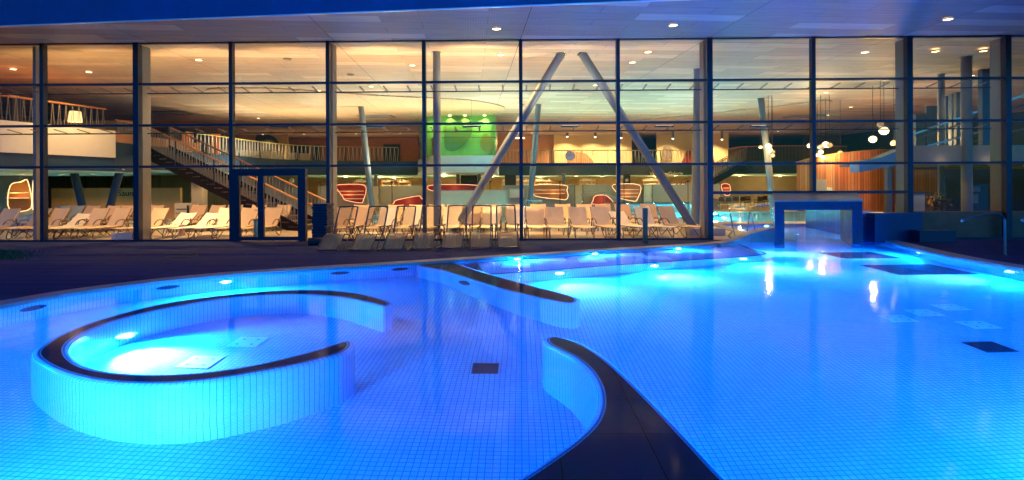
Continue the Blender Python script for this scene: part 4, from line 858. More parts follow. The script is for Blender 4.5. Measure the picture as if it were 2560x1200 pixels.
# table lamp on the mezzanine
p = P(188, 291, 24.5); t = thing('shaded_lamp', 'glowing cream shaded lamp standing behind the mezzanine railing', 'lamp', (p.x, 24.5, 4.15))
M().tube([(p.x, 24.5, p.z - .25), (p.x, 24.5, p.z + .22)], .27, 20, r2=.21).build('lamp_shade', glow('cream_shade', (1, .62, .25), 1.6), t)
M().tube([(p.x, 24.5, 4.15), (p.x, 24.5, p.z - .2)], .03, 8).build('lamp_stem', DARKST, t); M().tube([(p.x, 24.5, 4.15), (p.x, 24.5, 4.18)], .16, 14).build('lamp_base', DARKST, t)
point('lamp_light', (p.x, 24.5, p.z - .4), 40, WARM, .1, t)
wall(20, 345, 30.5, 4.15, 5.4, mat('ochre_low_wall', (.5, .36, .14), .6), 'low ochre wall behind the mezzanine railing')
def stair(top, bot, width_dir, n, lab, sm, w_=1.6, raillab=''):
    top = Vector(top); bot = Vector(bot); t = thing('staircase', lab, 'staircase', bot); wd = Vector(width_dir).normalized() * w_
    d = (bot - top); h = Vector((d.x, d.y, 0)).normalized()
    m = M()
    for k in range(n):
        a = top + d * (k / n); L_ = Vector((d.x, d.y, 0)).length / n; z = a.z - (top.z - bot.z) / n
        q = [Vector((a.x, a.y, z - .05)), Vector((a.x, a.y, z - .05)) + h * (L_ + .03), None, None]; q[2] = q[1] + wd; q[3] = q[0] + wd
        m.add([v for v in q] + [v + Vector((0, 0, .05)) for v in q], [(0, 1, 2, 3), (4, 5, 6, 7), (0, 1, 5, 4), (1, 2, 6, 5), (2, 3, 7, 6), (3, 0, 4, 7)])
        b = Vector((a.x, a.y, z)); m.add([b, b + wd, b + wd + Vector((0, 0, (top.z - bot.z) / n)), b + Vector((0, 0, (top.z - bot.z) / n))], [(0, 1, 2, 3)])
    m.build('tread', mat('dark_tread', (.08, .06, .05), .5), t, smooth=False)
    for s_ in (Vector((0, 0, 0)), wd):
        a = top + s_; b = bot + s_; th = wd.normalized() * (.03 if s_.length else -.03)
        vs = [a + Vector((0, 0, .12)), b + Vector((0, 0, .12)), b + Vector((0, 0, -.02)) , a + Vector((0, 0, -.50)), b + Vector((0, 0, -.02)) - h * .8]
        vs = [a + Vector((0, 0, .12)), b + Vector((0, 0, .12)), b + Vector((0, 0, .0)), b - h * 1.1 + Vector((0, 0, .0)), a + Vector((0, 0, -.52))]
        M().add(vs + [v - th for v in vs], [(0, 1, 2, 3, 4), (9, 8, 7, 6, 5)] + [(i, (i + 1) % 5, 5 + (i + 1) % 5, 5 + i) for i in range(5)]).build('stringer', sm, t, smooth=False)
        M().tube([a + Vector((0, 0, 1.05)), b + Vector((0, 0, 1.05)), b + Vector((0, 0, 1.05)) + h * .3], .04, 8).build('handrail', BROZ, t)
        m = M(); L_ = d.length; q = 0
        while q < L_:
            pp = a + d.normalized() * q; m.beam(pp + Vector((0, 0, .1)), pp + Vector((0, 0, 1.02)) + d.normalized() * .05 * (1 if int(q / .11) % 2 else -1), .014, .014); q += .11
        m.build('baluster', mat('pale_baluster', (.30, .28, .26), .4, .5), t, smooth=False)
        m = M()
        for q in range(5): pp = a + d * (q / 4); m.beam(pp - Vector((0, 0, .1)), pp + Vector((0, 0, 1.05)), .05, .05)
        m.build('post', DARKST, t, smooth=False)
    return t
stair(gp(352, 26.4, 3.72), gp(765, 21.3, 0), (.25, 1, 0), 22, 'long straight staircase with timber handrails descending behind the door', mat('dark_brown_stringer', (.012, .009, .016), .9, spec=.1))
stair(gp(1868, 46, 3.72), gp(1655, 41, 0), (.1, 1, 0), 22, 'dark staircase rising to the gallery behind the right leaning column', NAVYW)
# walls lower left
wall(128, 450, 30, 0, 1.68, BROWNW, 'brown partition carrying the Sauna lettering')
wall(95, 600, 36, 0, 2.5, SLATD, 'dark slatted wall behind the brown partition', 'slatted_wall')
wall(-120, 95, 29, 0, 2.4, GREYW, 'grey green wall behind the far left niches')
wall(330, 440, 33, 0, 1.6, GREYW, 'grey green partition behind the left post')
wall(478, 505, 28, 0, 2.4, WHITEC, 'pale pillar beside the staircase underside', 'pillar', .5, 'column')
t = thing('service_trolley', 'cream service cabinet behind the loungers under the staircase', 'cabinet', gp(455, 25)); xa, xb = cc(436, 25), cc(477, 25)
M().box((xa, 25, .15), (xb, 25.6, .98)).build('cabinet_body', mat('cream_cabinet', (.65, .55, .32), .4), t); M().box((xa + .1, 24.97, .7), (xb - .2, 24.995, .74)).build('handle', DARKST, t, smooth=False)
M().box((xa + .04, 24.98, .52), (xb - .04, 24.997, .54)).build('drawer_gap', DARKW, t, smooth=False); M().box((xb - .13, 24.9, .1), (xb - .05, 24.96, .9)).build('cable', DARKW, t, smooth=False); M().box((xa + .05, 25.1, 0), (xb - .05, 25.5, .15)).build('plinth', DARKST, t, smooth=False)
t = thing('waste_bin', 'slim polished steel bin standing just inside the door', 'bin', gp(641, 18.1)); p = gp(641, 18.1)
M().tube([p, p + Vector((0, 0, .62))], .1, 16).build('bin_body', STEEL, t); M().tube([p + Vector((0, 0, .62)), p + Vector((0, 0, .65))], .108, 16).build('bin_rim', DARKST, t)
# low stone bench behind the glass, left
tag(M().box((cc(294, 18.6), 18.3, 0), (cc(345, 18.6), 18.9, .2)).build('stone_plinth', mat('plinth_stone', (.5, .45, .4), .5)), 'low pale stone plinth beside the left facade post', 'plinth')
# ================================================================== INDOOR POOLS
def basin(poly, z, depth, name, lab, lights, wallm, cyan=(.25, .9, 1.0), e=60):
    m = M(); n = len(poly); L_ = 0
    for i in range(n):
        a, b = poly[i], poly[(i + 1) % n]; d = (b - a).length; m.add([(a.x, a.y, z - depth), (b.x, b.y, z - depth), (b.x, b.y, z), (a.x, a.y, z)], [(0, 1, 2, 3)], [[(L_, 0), (L_ + d, 0), (L_ + d, depth), (L_, depth)]]); L_ += d
    tri = tessellate_polygon([[Vector((p.x, p.y, 0)) for p in poly]]); m.add([(p.x, p.y, z - depth) for p in poly], tri)
    struct(m.build(name + '_basin', wallm, smooth=False)); struct(M().prism(offset(poly, .02), z - depth - .05, z - .03).build(name + '_water', WATERI, smooth=False))
    for i, (x, y) in enumerate(lights):
        l = point('pool_glow', (x, y, z - .5 * depth), e, cyan, .12); 
PT2 = tile('turquoise_mosaic', (.35, .65, .68), (.3, .6, .65), (.1, .3, .35), .08, .08, .006)
basin(ipool, 0, 1.3, 'indoor_pool', '', ((9.5, 27.5), (11, 30.5), (9.5, 33), (12, 34.8)), PT2, e=420)
basin(cpool, 0, 1.3, 'central_pool', '', ((-8, 28), (-4, 31), (0, 28.5), (3.5, 31)), PT2, e=420)  # pool and its cyan lamps added to tint the middle of the hall
basin(lpool, 0, 1.3, 'left_pool', '', ((-22, 27), (-19, 31)), PT2, e=40)
# raised basin
rb = [Vector(p) for p in ((6.3, 36.4), (11.6, 36.4), (12.4, 37.4), (12.3, 39.3), (6.0, 39.3))]
t = thing('raised_basin', 'raised turquoise glowing basin behind the right leaning column', 'basin', (9, 37, 0))
m = M(); n = len(rb); L_ = 0
for i in range(n):
    a, b = rb[i], rb[(i + 1) % n]; d = (b - a).length; m.add([(a.x, a.y, 0), (b.x, b.y, 0), (b.x, b.y, .52), (a.x, a.y, .52)], [(0, 1, 2, 3)], [[(L_, 0), (L_ + d, 0), (L_ + d, .5), (L_, .5)]]); L_ += d
m.build('basin_wall', PT2, t, smooth=False)
M().prism(rb, .10, .11).build('basin_bottom', PT2, t, smooth=False); M().prism(offset(rb, -.02), .12, .49).build('basin_water', WATERI, t, smooth=False)
m = M(); o_ = offset(rb, .1)
for i in range(n):
    j = (i + 1) % n; m.add([(rb[i].x, rb[i].y, .53), (rb[j].x, rb[j].y, .53), (o_[j].x, o_[j].y, .53), (o_[i].x, o_[i].y, .53), (rb[i].x, rb[i].y, .5), (rb[j].x, rb[j].y, .5), (o_[j].x, o_[j].y, .5), (o_[i].x, o_[i].y, .5)], [(0, 1, 2, 3), (4, 5, 6, 7), (2, 3, 7, 6), (0, 1, 5, 4)])
m.build('basin_rim', WHITEC, t, smooth=False)
for x in (7.2, 9, 11): point('basin_glow', (x, 38, .32), 40, (.25, .9, 1), .08, t)
for x in (7.5, 9.5, 11.2): point('basin_front_glow', (x, 35.5, -.35), 30, (.25, .9, 1), .08)
for i, (pts, lab) in enumerate(((( (1458, 481), (1512, 481), (1548, 500)), 'thin steel handrail beside the raised basin'), (((1313, 501), (1355, 501), (1362, 512)), 'thin steel handrail behind the amber niche'))):
    Y = 36 - i * 4; q = [P(x, y, Y) for x, y in pts]; t = thing('handrail', lab, 'handrail', (q[0].x, Y, 0))
    M().tube([(q[0].x - .1, Y, 0)] + q + [(q[-1].x + .1, Y, 0)], .025, 8).build('rail_tube', STEEL, t); M().tube([(q[1].x, Y, 0), q[1]], .02, 8).build('upright', STEEL, t)
# ================================================================== RIGHT: timber drum, café, dark bay
t = thing('timber_drum', 'curved drum clad in vertical cedar boards behind the portal', 'drum', gp(2130, 32))
arc = smooth_path([gp(1992, 37), gp(2035, 33), gp(2090, 31), gp(2150, 30.4), gp(2200, 31), gp(2238, 33)], 6); m = M(); L_ = 0
for i in range(len(arc) - 1):
    a, b = arc[i], arc[i + 1]; d = (b - a).length; f0, f1 = i / (len(arc) - 1), (i + 1) / (len(arc) - 1); z0, z1 = 3.15 + .55 * f0, 3.15 + .55 * f1
    m.add([(a.x, a.y, 0), (b.x, b.y, 0), (b.x, b.y, z1), (a.x, a.y, z0)], [(0, 1, 2, 3)], [[(L_, 0), (L_ + d, 0), (L_ + d, z1), (L_, z0)]]); L_ += d
m.build('cedar_cladding', SLAT, t, smooth=False)
m = M()
for i in range(len(arc) - 1):
    f0 = i / (len(arc) - 1); m.beam(arc[i] + Vector((0, .05, 3.16 + .55 * f0)), arc[i + 1] + Vector((0, .05, 3.16 + .55 * (f0 + 1 / (len(arc) - 1)))), .14, .05)
m.build('drum_coping', BROZ, t, smooth=False)
t = thing('info_board', 'pale square board standing in front of the timber drum', 'board', gp(2051, 28)); p = P(2051, 465, 28)
M().box((cc(2037, 28), 28, .9), (cc(2066, 28), 28.04, 1.95)).build('board_face', mat('board_grey', (.5, .48, .42), .5), t, smooth=False); M().box((p.x - .03, 28.05, 0), (p.x + .03, 28.1, 1.2)).build('board_leg', DARKST, t, smooth=False)
t = thing('white_sign', 'small white box sign in front of the timber drum', 'sign', gp(2076, 28)); M().box((cc(2070, 28), 28, 1.42), (cc(2081, 28), 28.1, 1.56)).build('sign_face', WHITEW, t); M().tube([gp(2075, 28.05, 0), gp(2075, 28.05, 1.42)], .02, 6).build('sign_post', DARKST, t)
# grey balcony wedge and lower wall in the bay next to the corner post
tag(M().slabxz([(cc(2150, 19.6), 2.12), (cc(2262, 19.6), 2.42), (cc(2262, 19.6), 2.95), (cc(2200, 19.6), 2.62), (cc(2150, 19.6), 2.5)], 19.6, 20.2).build('balcony_edge', mat('blue_grey_panel', (.30, .36, .38), .5)), 'grey blue wedge shaped balcony edge right of the timber drum', 'balcony')
tag(M().box((cc(2215, 21), 20.9, 0), (cc(2226, 21), 21.1, 2.4)).build('slim_pillar', CONC), 'slim grey blue pillar under the wedge shaped balcony edge', 'column')
# pendant globes
gl = [(2210, 327, 11, 26, 1), (2182, 348, 9, 27, 1), (2201, 311, 8, 25.5, 0), (2235, 358, 8, 27, 0), (2064, 361, 8, 31, 1), (2074, 363, 7, 30, 0), (2052, 368, 8, 30, 0), (2052, 380, 6, 32, 1), (2101, 382, 6, 32, 0), (2044, 390, 7, 33, 1), (1921, 365, 7, 30, 1), (1901, 368, 5, 31, 0), (1930, 380, 7, 30, 0), (1931, 389, 6, 31, 0), (2024, 364, 6, 34, 1)]
for i, (x, y, r, Y, lit) in enumerate(gl):
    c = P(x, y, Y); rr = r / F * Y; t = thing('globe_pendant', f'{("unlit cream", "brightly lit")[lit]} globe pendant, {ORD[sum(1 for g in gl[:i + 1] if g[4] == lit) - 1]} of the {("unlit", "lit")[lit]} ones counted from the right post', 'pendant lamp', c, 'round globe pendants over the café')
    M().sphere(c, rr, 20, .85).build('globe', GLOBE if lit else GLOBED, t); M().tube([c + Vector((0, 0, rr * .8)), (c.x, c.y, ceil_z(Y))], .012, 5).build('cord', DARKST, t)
    M().tube([c + Vector((0, 0, rr * .78)), c + Vector((0, 0, rr * .98))], .05, 10).build('cap', WHITEC, t)
    if lit: point('lamp_light', c - Vector((0, 0, rr + .1)), 240, WARM, .08, t)
# chandelier in the gallery bar
c = P(1300, 345, 52); t = thing('chandelier', 'glowing ring chandelier in the gallery bar beside the leaning column', 'chandelier', c)
M().tube([c + Vector((.42 * math.cos(a), .42 * math.sin(a), 0)) for a in [q * math.pi / 10 for q in range(20)]], .04, 6, True).build('ring', GLOBE, t)
m = M()
for q in range(10): a = q * math.pi / 5; m.tube([c + Vector((.42 * math.cos(a), .42 * math.sin(a), 0)), c + Vector((.1 * math.cos(a), .1 * math.sin(a), ceil_z(52) - c.z))], .008, 4)
m.build('cord', STEEL, t)
point('lamp_light', c - Vector((0, 0, .4)), 160, WARM, .15, t)
# café tables and chairs behind the pool
def cafe_table(px, Y, lab):
    p = gp(px, Y); t = thing('cafe_table', lab, 'table', p, 'café tables behind the indoor pool'); M().box((p.x - .38, p.y - .38, .72), (p.x + .38, p.y + .38, .75)).build('table_top', BROWNW, t, smooth=False)
    M().tube([p, p + Vector((0, 0, .72))], .03, 8).build('pedestal', STEEL, t); M().tube([p, p + Vector((0, 0, .02))], .22, 16).build('base', STEEL, t)
for i, (x, Y) in enumerate(((1797, 40), (1850, 42), (1885, 41), (1910, 44))): cafe_table(x, Y, f'{ORD[i]} small café table from the left behind the indoor pool')
ch0 = thing('cafe_chair', 'first dark café chair from the left behind the indoor pool', 'chair', (0, 0, 0), 'café chairs behind the indoor pool')
M().box((-.22, -.22, .43), (.22, .22, .47)).build('seat', DARKW, ch0); M().slabxz([(-.22, .55), (.22, .55), (.2, .86), (-.2, .86)], .2, .23).build('backrest', DARKW, ch0)
for sx in (-1, 1):
    for sy in (-1, 1): M().tube([(sx * .2, sy * .2, 0), (sx * .18, sy * .18, .43)], .014, 6).build('leg', STEEL, ch0)
M().tube([(-.18, .21, .45), (-.18, .215, .6)], .014, 6).tube([(.18, .21, .45), (.18, .215, .6)], .014, 6).build('back_frame', STEEL, ch0)
spots = ((1808, 39.4, 10), (1817, 38.6, 190), (1838, 41, 170), (1862, 40.6, 20), (1870, 42, 150), (1895, 40, 200), (1903, 41.6, 90), (1918, 42.8, 20))
for i, (x, Y, a) in enumerate(spots):
    if i == 0: ch0.location = gp(x, Y); ch0.rotation_euler = (0, 0, R(a))
    else: dup(ch0, gp(x, Y), R(a), f'{ORD[i]} dark café chair from the left behind the indoor pool', 'café chairs behind the indoor pool')
# indoor grab rails near the portal
for i, (pts, Y, lab) in enumerate(((((1836, 587), (1824, 524), (1832, 519), (1862, 517)), 18.3, 'leftmost bent steel grab rail behind the glass beside the portal'), (((1868, 573), (1874, 530), (1878, 517), (1905, 515)), 19.0, 'middle bent steel grab rail behind the glass beside the portal'), (((1886, 567), (1876, 526), (1893, 513), (1925, 514)), 19.6, 'rightmost bent steel grab rail behind the glass beside the portal'))):
    q = smooth_path([P(x, y, Y + (.5 * k if k > 1 else 0)) for k, (x, y) in enumerate(pts)], 4); t = thing('grab_rail', lab, 'handrail', q[0]); M().tube([Vector((q[0].x, q[0].y, 0))] + q, .022, 8).build('rail_tube', STEEL, t)
    M().tube([(q[0].x, q[0].y, 0), (q[0].x, q[0].y, .02)], .06, 12).build('floor_flange', STEEL, t)
# dark right bay
tag(M().box((cc(2284, 17.9), 17.75, 0), (cc(2700, 17.9), 18.0, .84)).build('parapet_wall', mat('brown_grey_parapet', (.22, .12, .06), .6, var=.3, vscale=2)), 'brown grey parapet wall inside the dark right bay', 'wall')
tag(M().box((cc(2284, 20.5), 20.5, 2.42), (33, 21.0, 3.1)).build('balcony_fascia', mat('tan_fascia', (.36, .27, .2), .6)), 'tan balcony edge across the dark right bay', 'balcony')
M2 = M().box((cc(2290, 21), 21.0, 2.5), (33, 26, 2.6)); tag(M2.build('upper_floor_slab', NAVYW), 'upper floor slab behind the tan balcony edge', 'floor slab')
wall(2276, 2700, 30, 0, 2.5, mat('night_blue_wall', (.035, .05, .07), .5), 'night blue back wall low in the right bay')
t = thing('stair_rails', 'two slanting pairs of steel rails crossing the dark right bay', 'railing', P(2280, 370, 22))
for q in (((2283, 336), (2560, 238)), ((2290, 346), (2560, 262)), ((2285, 374), (2505, 315)), ((2360, 372), (2560, 322))):
    a, b = P(q[0][0], q[0][1], 23), P(q[1][0], q[1][1], 21.5); M().beam(a, b, .05, .07).build('slanting_rail', STEEL if q[0][1] < 340 or q[0][0] == 2285 else WHITEC, t, smooth=False)
for i, (x0, x1, Y, y1) in enumerate(((2457, 2476, 21, 172), (2482, 2494, 21.3, 168), (2366, 2374, 26, 240), (2290, 2314, 30, 285), (2318, 2345, 30, 265), (2380, 2385, 24, 235), (2393, 2403, 24, 230))):
    z1 = P(x0, y1, Y).z; xa, xb = cc(x0, Y), cc(x1, Y)
    tag(M().box((xa, Y, 2.6), (xb, Y + .2, min(z1, ceil_z(Y)))).build('upright_fin', mat('night_blue_blade', (.05, .09, .15), .5), smooth=False), f'{ORD[i]} upright blade in the dark right bay', 'panel', 'upright blades in the dark right bay')
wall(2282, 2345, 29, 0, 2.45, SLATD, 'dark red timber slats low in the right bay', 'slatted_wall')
# planter and furniture silhouettes behind parapet
t = thing('potted_plant', 'dark bushy plant behind the parapet in the right bay', 'plant', gp(2345, 20)); m = M(); c = gp(2348, 20.2, 1.05); rr = random.Random(4)
for k in range(420):
    v = Vector((rr.gauss(0, 1), rr.gauss(0, 1), rr.gauss(0, 1))).normalized() * rr.uniform(.15, .42); q = c + v; s_ = rr.uniform(.03, .06); a = Vector((rr.uniform(-1, 1), rr.uniform(-1, 1), rr.uniform(-1, 1))).normalized() * s_; b = a.cross(v).normalized() * s_ * .5
    m.add([q - a, q + b, q + a, q - b], [(0, 1, 2, 3)])
m.build('foliage', mat('dark_leaves', (.02, .05, .04), .5), t, smooth=False); M().tube([gp(2348, 20.2, 0), gp(2348, 20.2, .55)], .16, 14, r2=.22).build('pot', DARKST, t)
M().tube([gp(2348, 20.2, .5), gp(2348, 20.2, 1.0)], .03, 6).build('stem', BROWNW, t)
t = thing('desk_unit', 'grey blue counter unit behind the parapet next to the corner post', 'counter', gp(2305, 21)); M().box((cc(2284, 21), 21, 0), (cc(2312, 21), 21.6, 1.35)).build('counter_body', mat('grey_blue_counter', (.25, .30, .34), .5), t); M().box((cc(2282, 21), 20.95, 1.36), (cc(2322, 21), 21.7, 1.42)).build('counter_top', DARKST, t)
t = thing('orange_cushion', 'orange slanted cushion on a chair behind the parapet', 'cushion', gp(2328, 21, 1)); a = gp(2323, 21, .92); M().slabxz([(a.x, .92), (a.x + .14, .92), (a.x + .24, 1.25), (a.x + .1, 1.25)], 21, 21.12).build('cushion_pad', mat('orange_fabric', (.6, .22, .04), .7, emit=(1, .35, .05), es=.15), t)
t = thing('lit_monitor', 'rack of small appliances and papers behind the right bay glass', 'appliance rack', gp(2440, 22)); M().box((cc(2430, 22), 22, 0), (cc(2470, 22), 22.5, 1.7)).build('rack_body', DARKST, t)
M().box((cc(2432, 21.98), 21.97, .95), (cc(2445, 21.98), 21.99, 1.3)).build('paper', WHITEC, t, smooth=False); M().box((cc(2432, 21.98), 21.96, 1.4), (cc(2450, 21.98), 21.99, 1.6)).build('appliance_front', WHITEC, t, smooth=False)
# ================================================================== OUTDOOR THINGS
hr = [P(2512, 640, 13.6), P(2512, 560, 13.6), P(2508, 545, 13.6), P(2497, 536, 13.5), P(2480, 533, 13.4), P(2440, 541, 13.0), P(2405, 552, 12.7)]
def poolrail(dx_, dy_, lab):
    q = [p + Vector((dx_, dy_, 0)) for p in hr]; q[0].z = 0; t = thing('pool_handrail', lab, 'handrail', q[0], 'steel handrails by the right pool edge'); M().tube(smooth_path(q, 5), .030, 12).build('rail_tube', mat('dull_steel', (.22, .22, .24), .35, .9), t)
    M().tube([q[0], q[0] + Vector((0, 0, .015))], .07, 16).build('floor_flange', STEEL, t)
poolrail(0, 0, 'bent steel handrail standing on the deck at the right'); poolrail(1.42, .1, 'bent steel handrail half cut off by the right frame edge')
p = G(1613, 606, 0); t = thing('bollard_post', 'slim rust coloured post on the deck in front of the right loungers', 'post', p); M().box((p.x - .065, p.y - .05, 0), (p.x + .065, p.y + .05, 1.02)).build('post_body', mat('weathered_bronze', (.14, .09, .06), .45, .4), t); M().box((p.x - .08, p.y - .065, 0), (p.x + .08, p.y + .065, .02)).build('post_foot', DARKST, t)
# covered stack next to the door
t = thing('cushion_stack', 'tall dark stack of folded covers beside the glass door', 'stack', gp(807, 16.9)); p = gp(807, 16.9); rr = random.Random(3)
for k in range(14):
    dx_, dy_ = rr.uniform(-.02, .02), rr.uniform(-.02, .02); M().box((p.x - .22 + dx_, p.y - .3 + dy_, .04 + k * .083), (p.x + .22 + dx_, p.y + .3 + dy_, .04 + k * .083 + .076)).build('folded_cover', mat('navy_cover', (.012, .018, .04), .7, var=.2), t)
M().box((p.x - .2, p.y - .28, 0), (p.x + .2, p.y + .28, .04)).build('pallet', DARKST, t, smooth=False)
t = thing('rolled_mat', 'low dark rolled mat on the deck at the foot of the stack', 'mat', gp(792, 16.2)); p = gp(788, 16.2, .11); M().tube([p - Vector((.2, 0, 0)), p + Vector((.25, .05, 0))], .11, 14).build('roll', mat('dark_roll', (.03, .025, .025), .7), t); M().tube([p + Vector((-.05, 0, 0)), p + Vector((-.02, 0, 0))], .114, 14).build('strap', DARKST, t)
# grass
m = M(); rr = random.Random(2)
for k in range(2600):
    p = G(-60 + abs(rr.gauss(0, 55)), rr.uniform(628, 650), 0); h = rr.uniform(.03, .09); a = rr.uniform(0, 6.3); dx_, dy_ = .012 * math.cos(a), .012 * math.sin(a); m.add([(p.x - dx_, p.y - dy_, 0), (p.x + dx_, p.y + dy_, 0), (p.x + rr.uniform(-.03, .03), p.y + rr.uniform(-.03, .03), h)], [(0, 1, 2)])
o = m.build('grass', mat('grass_blades', (.04, .08, .02), .7, var=.3), smooth=False); o['kind'] = 'stuff'
p = G(455, 640, 0); t = thing('manhole_cover', 'dark round manhole cover set in the deck at the left', 'manhole cover', (p.x, p.y, .004)); M().tube([(p.x, p.y, .001), (p.x, p.y, .006)], .32, 24).build('lid', mat('dark_iron', (.006, .012, .03), .9, 0), t, smooth=False); M().tube([(p.x + .34 * math.cos(q * math.pi / 14), p.y + .34 * math.sin(q * math.pi / 14), .004) for q in range(28)], .006, 4, True).build('lid_ring', DARKST, t)
# ---- outdoor recliners
MESHF = glassmat('see_through_mesh_fabric', (1, .93, .8), .5, 1.1, base=(.24, .18, .12), frost=.38)
LSL = glassmat('brown_striped_mesh', (1, .9, .75), .5, 1.1, base=(.85, .55, .24), frost=.62)
def make_recliner():
    t = thing('mesh_recliner', 'first', 'recliner', (0, 0, 0)); w_ = .27
    fr_ = mat('grey_tube_frame', (.07, .07, .08), .3, .7)
    def rect(a, b, r=.07):
        (y0, z0), (y1, z1) = a, b; d = Vector((0, y1 - y0, z1 - z0)).normalized() * r
        return smooth_path([Vector((-w_, y0, z0)), Vector((-w_, y1, z1)) - d, Vector((-w_ + r * .3, y1, z1)) - d * .3, Vector((-w_ + r, y1, z1)), Vector((w_ - r, y1, z1)), Vector((w_ - r * .3, y1, z1)) - d * .3, Vector((w_, y1, z1)) - d, Vector((w_, y0, z0))], 3)
    M().tube(rect((.35, .40), (.78, 1.13)), .021, 8).build('back_frame', fr_, t)
    M().tube(rect((-.18, .42), (-.72, .06)), .016, 8).build('leg_frame', fr_, t)
    M().tube([(-w_, -.18, .42), (-w_, .35, .40)], .016, 8).tube([(w_, -.18, .42), (w_, .35, .40)], .016, 8).build('seat_frame', fr_, t)
    def sl(a, b, sag=.02, n=10):
        def f(u, v): y = a[0] + (b[0] - a[0]) * v; z = a[1] + (b[1] - a[1]) * v; s_ = sag * math.sin(math.pi * u) * math.sin(math.pi * v) + .006 * math.sin(u * 40); return Vector((-w_ + .02 + (2 * w_ - .04) * u, y + s_ * .7, z - s_))
        return f
    M().grid(sl((.37, .43), (.76, 1.10)), 12, 8).build('back_sling', MESHF, t); M().grid(sl((-.18, .42), (.35, .40), .04), 12, 6).build('seat_sling', MESHF, t)
    sol = mat('brown_mesh_fabric', (.30, .17, .08), .7, var=.15, vscale=20, bump=.3, bscale=200)
    M().grid(sl((-.70, .08), (-.2, .41), .015), 24, 6).build('leg_sling', LSL, t)
    for s_ in (-1, 1):
        x = s_ * (w_ + .045); M().tube(smooth_path([Vector((x, -.42, .02)), Vector((x, -.1, .25)), Vector((x, .15, .45)), Vector((x, .42, .62))], 3), .014, 8).tube(smooth_path([Vector((x, .55, .02)), Vector((x, .3, .28)), Vector((x, -.02, .60))], 3), .014, 8).tube([(x, -.45, .014), (x, .58, .014)], .013, 8).build('side_frame', fr_, t)
        M().box((x - .028, -.12, .60), (x + .028, .34, .63)).build('armrest', DARKW, t)
    return t
rc = make_recliner()
for i, (x, y, a) in enumerate(((822, 631, -5), (905, 631, -4), (984, 629, -3), (1056, 627, -1), (1129, 625, 0), (1198, 625, 2), (1266, 624, 4))):
    p = G(x, y, 0); loc = (p.x, p.y + .72, 0); lab = f'{ORD[i]} grey framed mesh recliner from the left on the deck'; gname = 'mesh recliners lined up outside the glass'
    if i == 0: rc.location = loc; rc.rotation_euler = (0, 0, R(a)); rc['label'] = lab; rc['group'] = gname
    else: dup(rc, loc, R(a), lab, gname)
# ---- indoor loungers
def make_lounger(by=.72, bz=.97):
    t = thing('sun_lounger', 'x', 'sun lounger', (0, 0, 0)); w_ = .31
    def g(a, b, sag=.0):
        def f(u, v): return Vector((-w_ + 2 * w_ * u, a[0] + (b[0] - a[0]) * v, a[1] + (b[1] - a[1]) * v - .025 * math.sin(math.pi * u) - sag * math.sin(math.pi * v)))
        return f
    def solid(fn, nu, nv, nrm):
        m = M(); m.grid(fn, nu, nv); m.grid(lambda u, v: fn(u, v) + Vector(nrm) * .025, nu, nv)
        for u0 in (0, 1):
            for k in range(nv): a, b = fn(u0, k / nv), fn(u0, (k + 1) / nv); m.add([a, b, b + Vector(nrm) * .025, a + Vector(nrm) * .025], [(0, 1, 2, 3)])
        for v0 in (0, 1):
            for k in range(nu): a, b = fn(k / nu, v0), fn((k + 1) / nu, v0); m.add([a, b, b + Vector(nrm) * .025, a + Vector(nrm) * .025], [(0, 1, 2, 3)])
        return m
    solid(g((-1.0, .36), (.30, .36), .02), 8, 8, (0, 0, .04 / .025 * .6)).build('seat', FABRIC, t)
    solid(g((.32, .37), (by, bz), .01), 8, 6, (0, -.8, .5)).build('backrest', FABRIC, t)
    for s_ in (-1, 1):
        x = s_ * (w_ - .01); M().tube([(x, -1.02, .34), (x, .34, .34), (x, by + .02, bz - .01)], .018, 6).build('side_rail', LEG, t)
        M().tube(smooth_path([Vector((x, .05, .42)), Vector((x * 1.1, .15, .56)), Vector((x * 1.1, .35, .58)), Vector((x * 1.08, .50, .50)), Vector((x, .52, .62))], 3), .018, 6).build('armrest', LEG, t)
        M().tube(smooth_path([Vector((x, -.72, .34)), Vector((x, -.82, .08)), Vector((x, -.70, .02)), Vector((x, -.35, .33))], 3), .015, 6).build('leg', LEG, t)
        M().tube(smooth_path([Vector((x, .05, .34)), Vector((x, .42, .04)), Vector((x, .52, .02)), Vector((x, .62, .2)), Vector((x, .55, .6))], 3), .015, 6).build('leg', LEG, t)
    return t
l0 = make_lounger()
l1 = make_lounger(.88, .78); l1first = [True]
variants = {}
for nm, m_ in (('w', FABRICW), ('d', FABRICD), ('g', FABRICG), ('b', None)):
    variants[nm] = None if m_ is None else {c.name.split('.')[0]: remat(c, m_) for c in l0.children if c.name.split('.')[0] in ('seat', 'backrest')}
first = [True]
def lounger(px, Y, a, v, lab, grp):
    q = P(px, 520, Y); rz = R(a); o = Vector((-.72 * -math.sin(rz) * -1, 0, 0)); off = Matrix.Rotation(rz, 3, 'Z') @ Vector((0, .72, 0)); loc = (q.x - off.x, Y - off.y, 0)
    if v.isupper():
        if l1first[0]:
            l1first[0] = False; l1.location = loc; l1.rotation_euler = (0, 0, rz); l1['label'] = lab; l1['group'] = grp
            for c in l1.children:
                k = c.name.split('.')[0]
                if k in ('seat', 'backrest'): c.data.materials.clear(); c.data.materials.append(FABRICW)
            return
        dup(l1, loc, rz, lab, grp); return
    if first[0]:
        first[0] = False; l0.location = loc; l0.rotation_euler = (0, 0, rz); l0['label'] = lab; l0['group'] = grp; return
    dup(l0, loc, rz, lab, grp, variants[v])
vn = {'W': 'low backed cream', 'b': 'beige', 'w': 'cream', 'd': 'tan', 'g': 'grey green'}
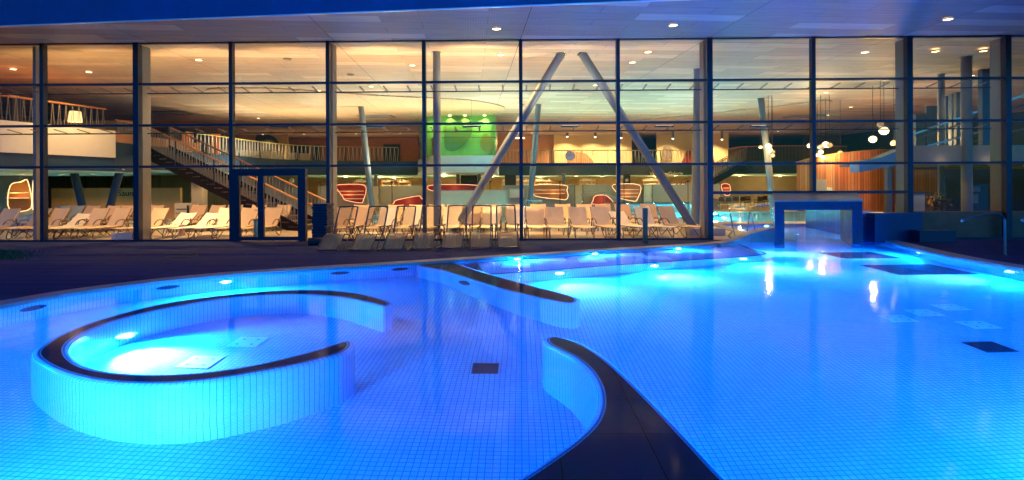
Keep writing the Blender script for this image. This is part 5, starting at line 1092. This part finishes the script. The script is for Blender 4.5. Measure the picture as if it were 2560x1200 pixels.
rows = [('left', 'front', 19.9, [(32, -2, 'b'), (112, -9, 'd'), (157, -9, 'b'), (208, -3, 'W'), (255, -7, 'b'), (310, -9, 'b'), (405, -10, 'b'), (466, -6, 'W'), (530, -8, 'W'), (572, -2, 'w'), (628, -5, 'b'), (686, -5, 'b')]),
        ('left', 'rear', 22.8, [(160, -6, 'g'), (198, -10, 'g'), (236, -5, 'd'), (288, -10, 'd'), (322, -6, 'd'), (395, -8, 'd'), (500, -2, 'd'), (548, -8, 'd'), (590, -2, 'd'), (650, -5, 'b'), (712, -5, 'b')]),
        ('right', 'front', 19.7, [(858, -6, 'b'), (918, -16, 'b'), (975, -7, 'w'), (1035, -2, 'w'), (1084, -1, 'w'), (1133, 0, 'w'), (1181, 0, 'b'), (1230, 0, 'w'), (1289, 1, 'w'), (1337, 2, 'b'), (1385, 3, 'b'), (1442, 4, 'b'), (1496, 12, 'b'), (1545, 20, 'W'), (1602, 19, 'w'), (1661, 23, 'b')]),
        ('right', 'rear', 22.4, [(905, -5, 'b'), (990, 0, 'b'), (1043, 0, 'b'), (1092, 0, 'b'), (1138, 0, 'b'), (1198, 0, 'b'), (1235, 0, 'b'), (1284, 0, 'b'), (1345, 0, 'b'), (1406, 2, 'b'), (1460, 2, 'b'), (1506, 4, 'd'), (1554, 6, 'd'), (1618, 10, 'd')])]
for side, rw, Y, lst in rows:
    for i, (x, a, v) in enumerate(lst):
        yy = Y + (random.uniform(-.15, .15)); wh = 'left of the stack' if side == 'left' else 'right of the stack'
        low = ''
        lounger(x, yy, a, v, f'{ORD[i]} lounger from the left in the {rw} row {wh}, {vn[v]}{low}', f'loungers in the {rw} row {wh}')
# towel on a lounger
p = gp(437, 18.9, .44); t = thing('towel', 'crumpled pink and white towel hanging off a lounger by the left post', 'towel', p); rr = random.Random(5)
M().grid(lambda u, v: Vector((p.x - .3 + .7 * u, p.y - .15 + .3 * v, .43 + .03 * math.sin(9 * u + 4 * v)) if u < .75 else (p.x - .3 + .525 + .06 * math.sin(7 * v), p.y - .15 + .3 * v, .43 - (u - .75) * 1.4)), 16, 8).build('cloth', mat('pink_towel', (.7, .42, .36), .9, var=.3, vscale=15), t)
M().grid(lambda u, v: Vector((p.x - .26 + .25 * u, p.y - .12 + .2 * v, .475 + .02 * math.sin(12 * u + 5 * v))), 8, 6).build('fold', WHITEC, t)
# umbrella / round white covers at far left
for i, (x, Y) in enumerate(((48, 22.5), (80, 22.8))):
    p = gp(x, Y, .35); t = thing('round_pouf', f'{("left", "right")[i]} of two round white poufs behind the far left loungers', 'pouf', p); M().sphere(p, .36, 18, .75).build('cushion', WHITEW, t); M().tube([(p.x, p.y, 0), (p.x, p.y, .1)], .25, 16).build('base', DARKST, t)
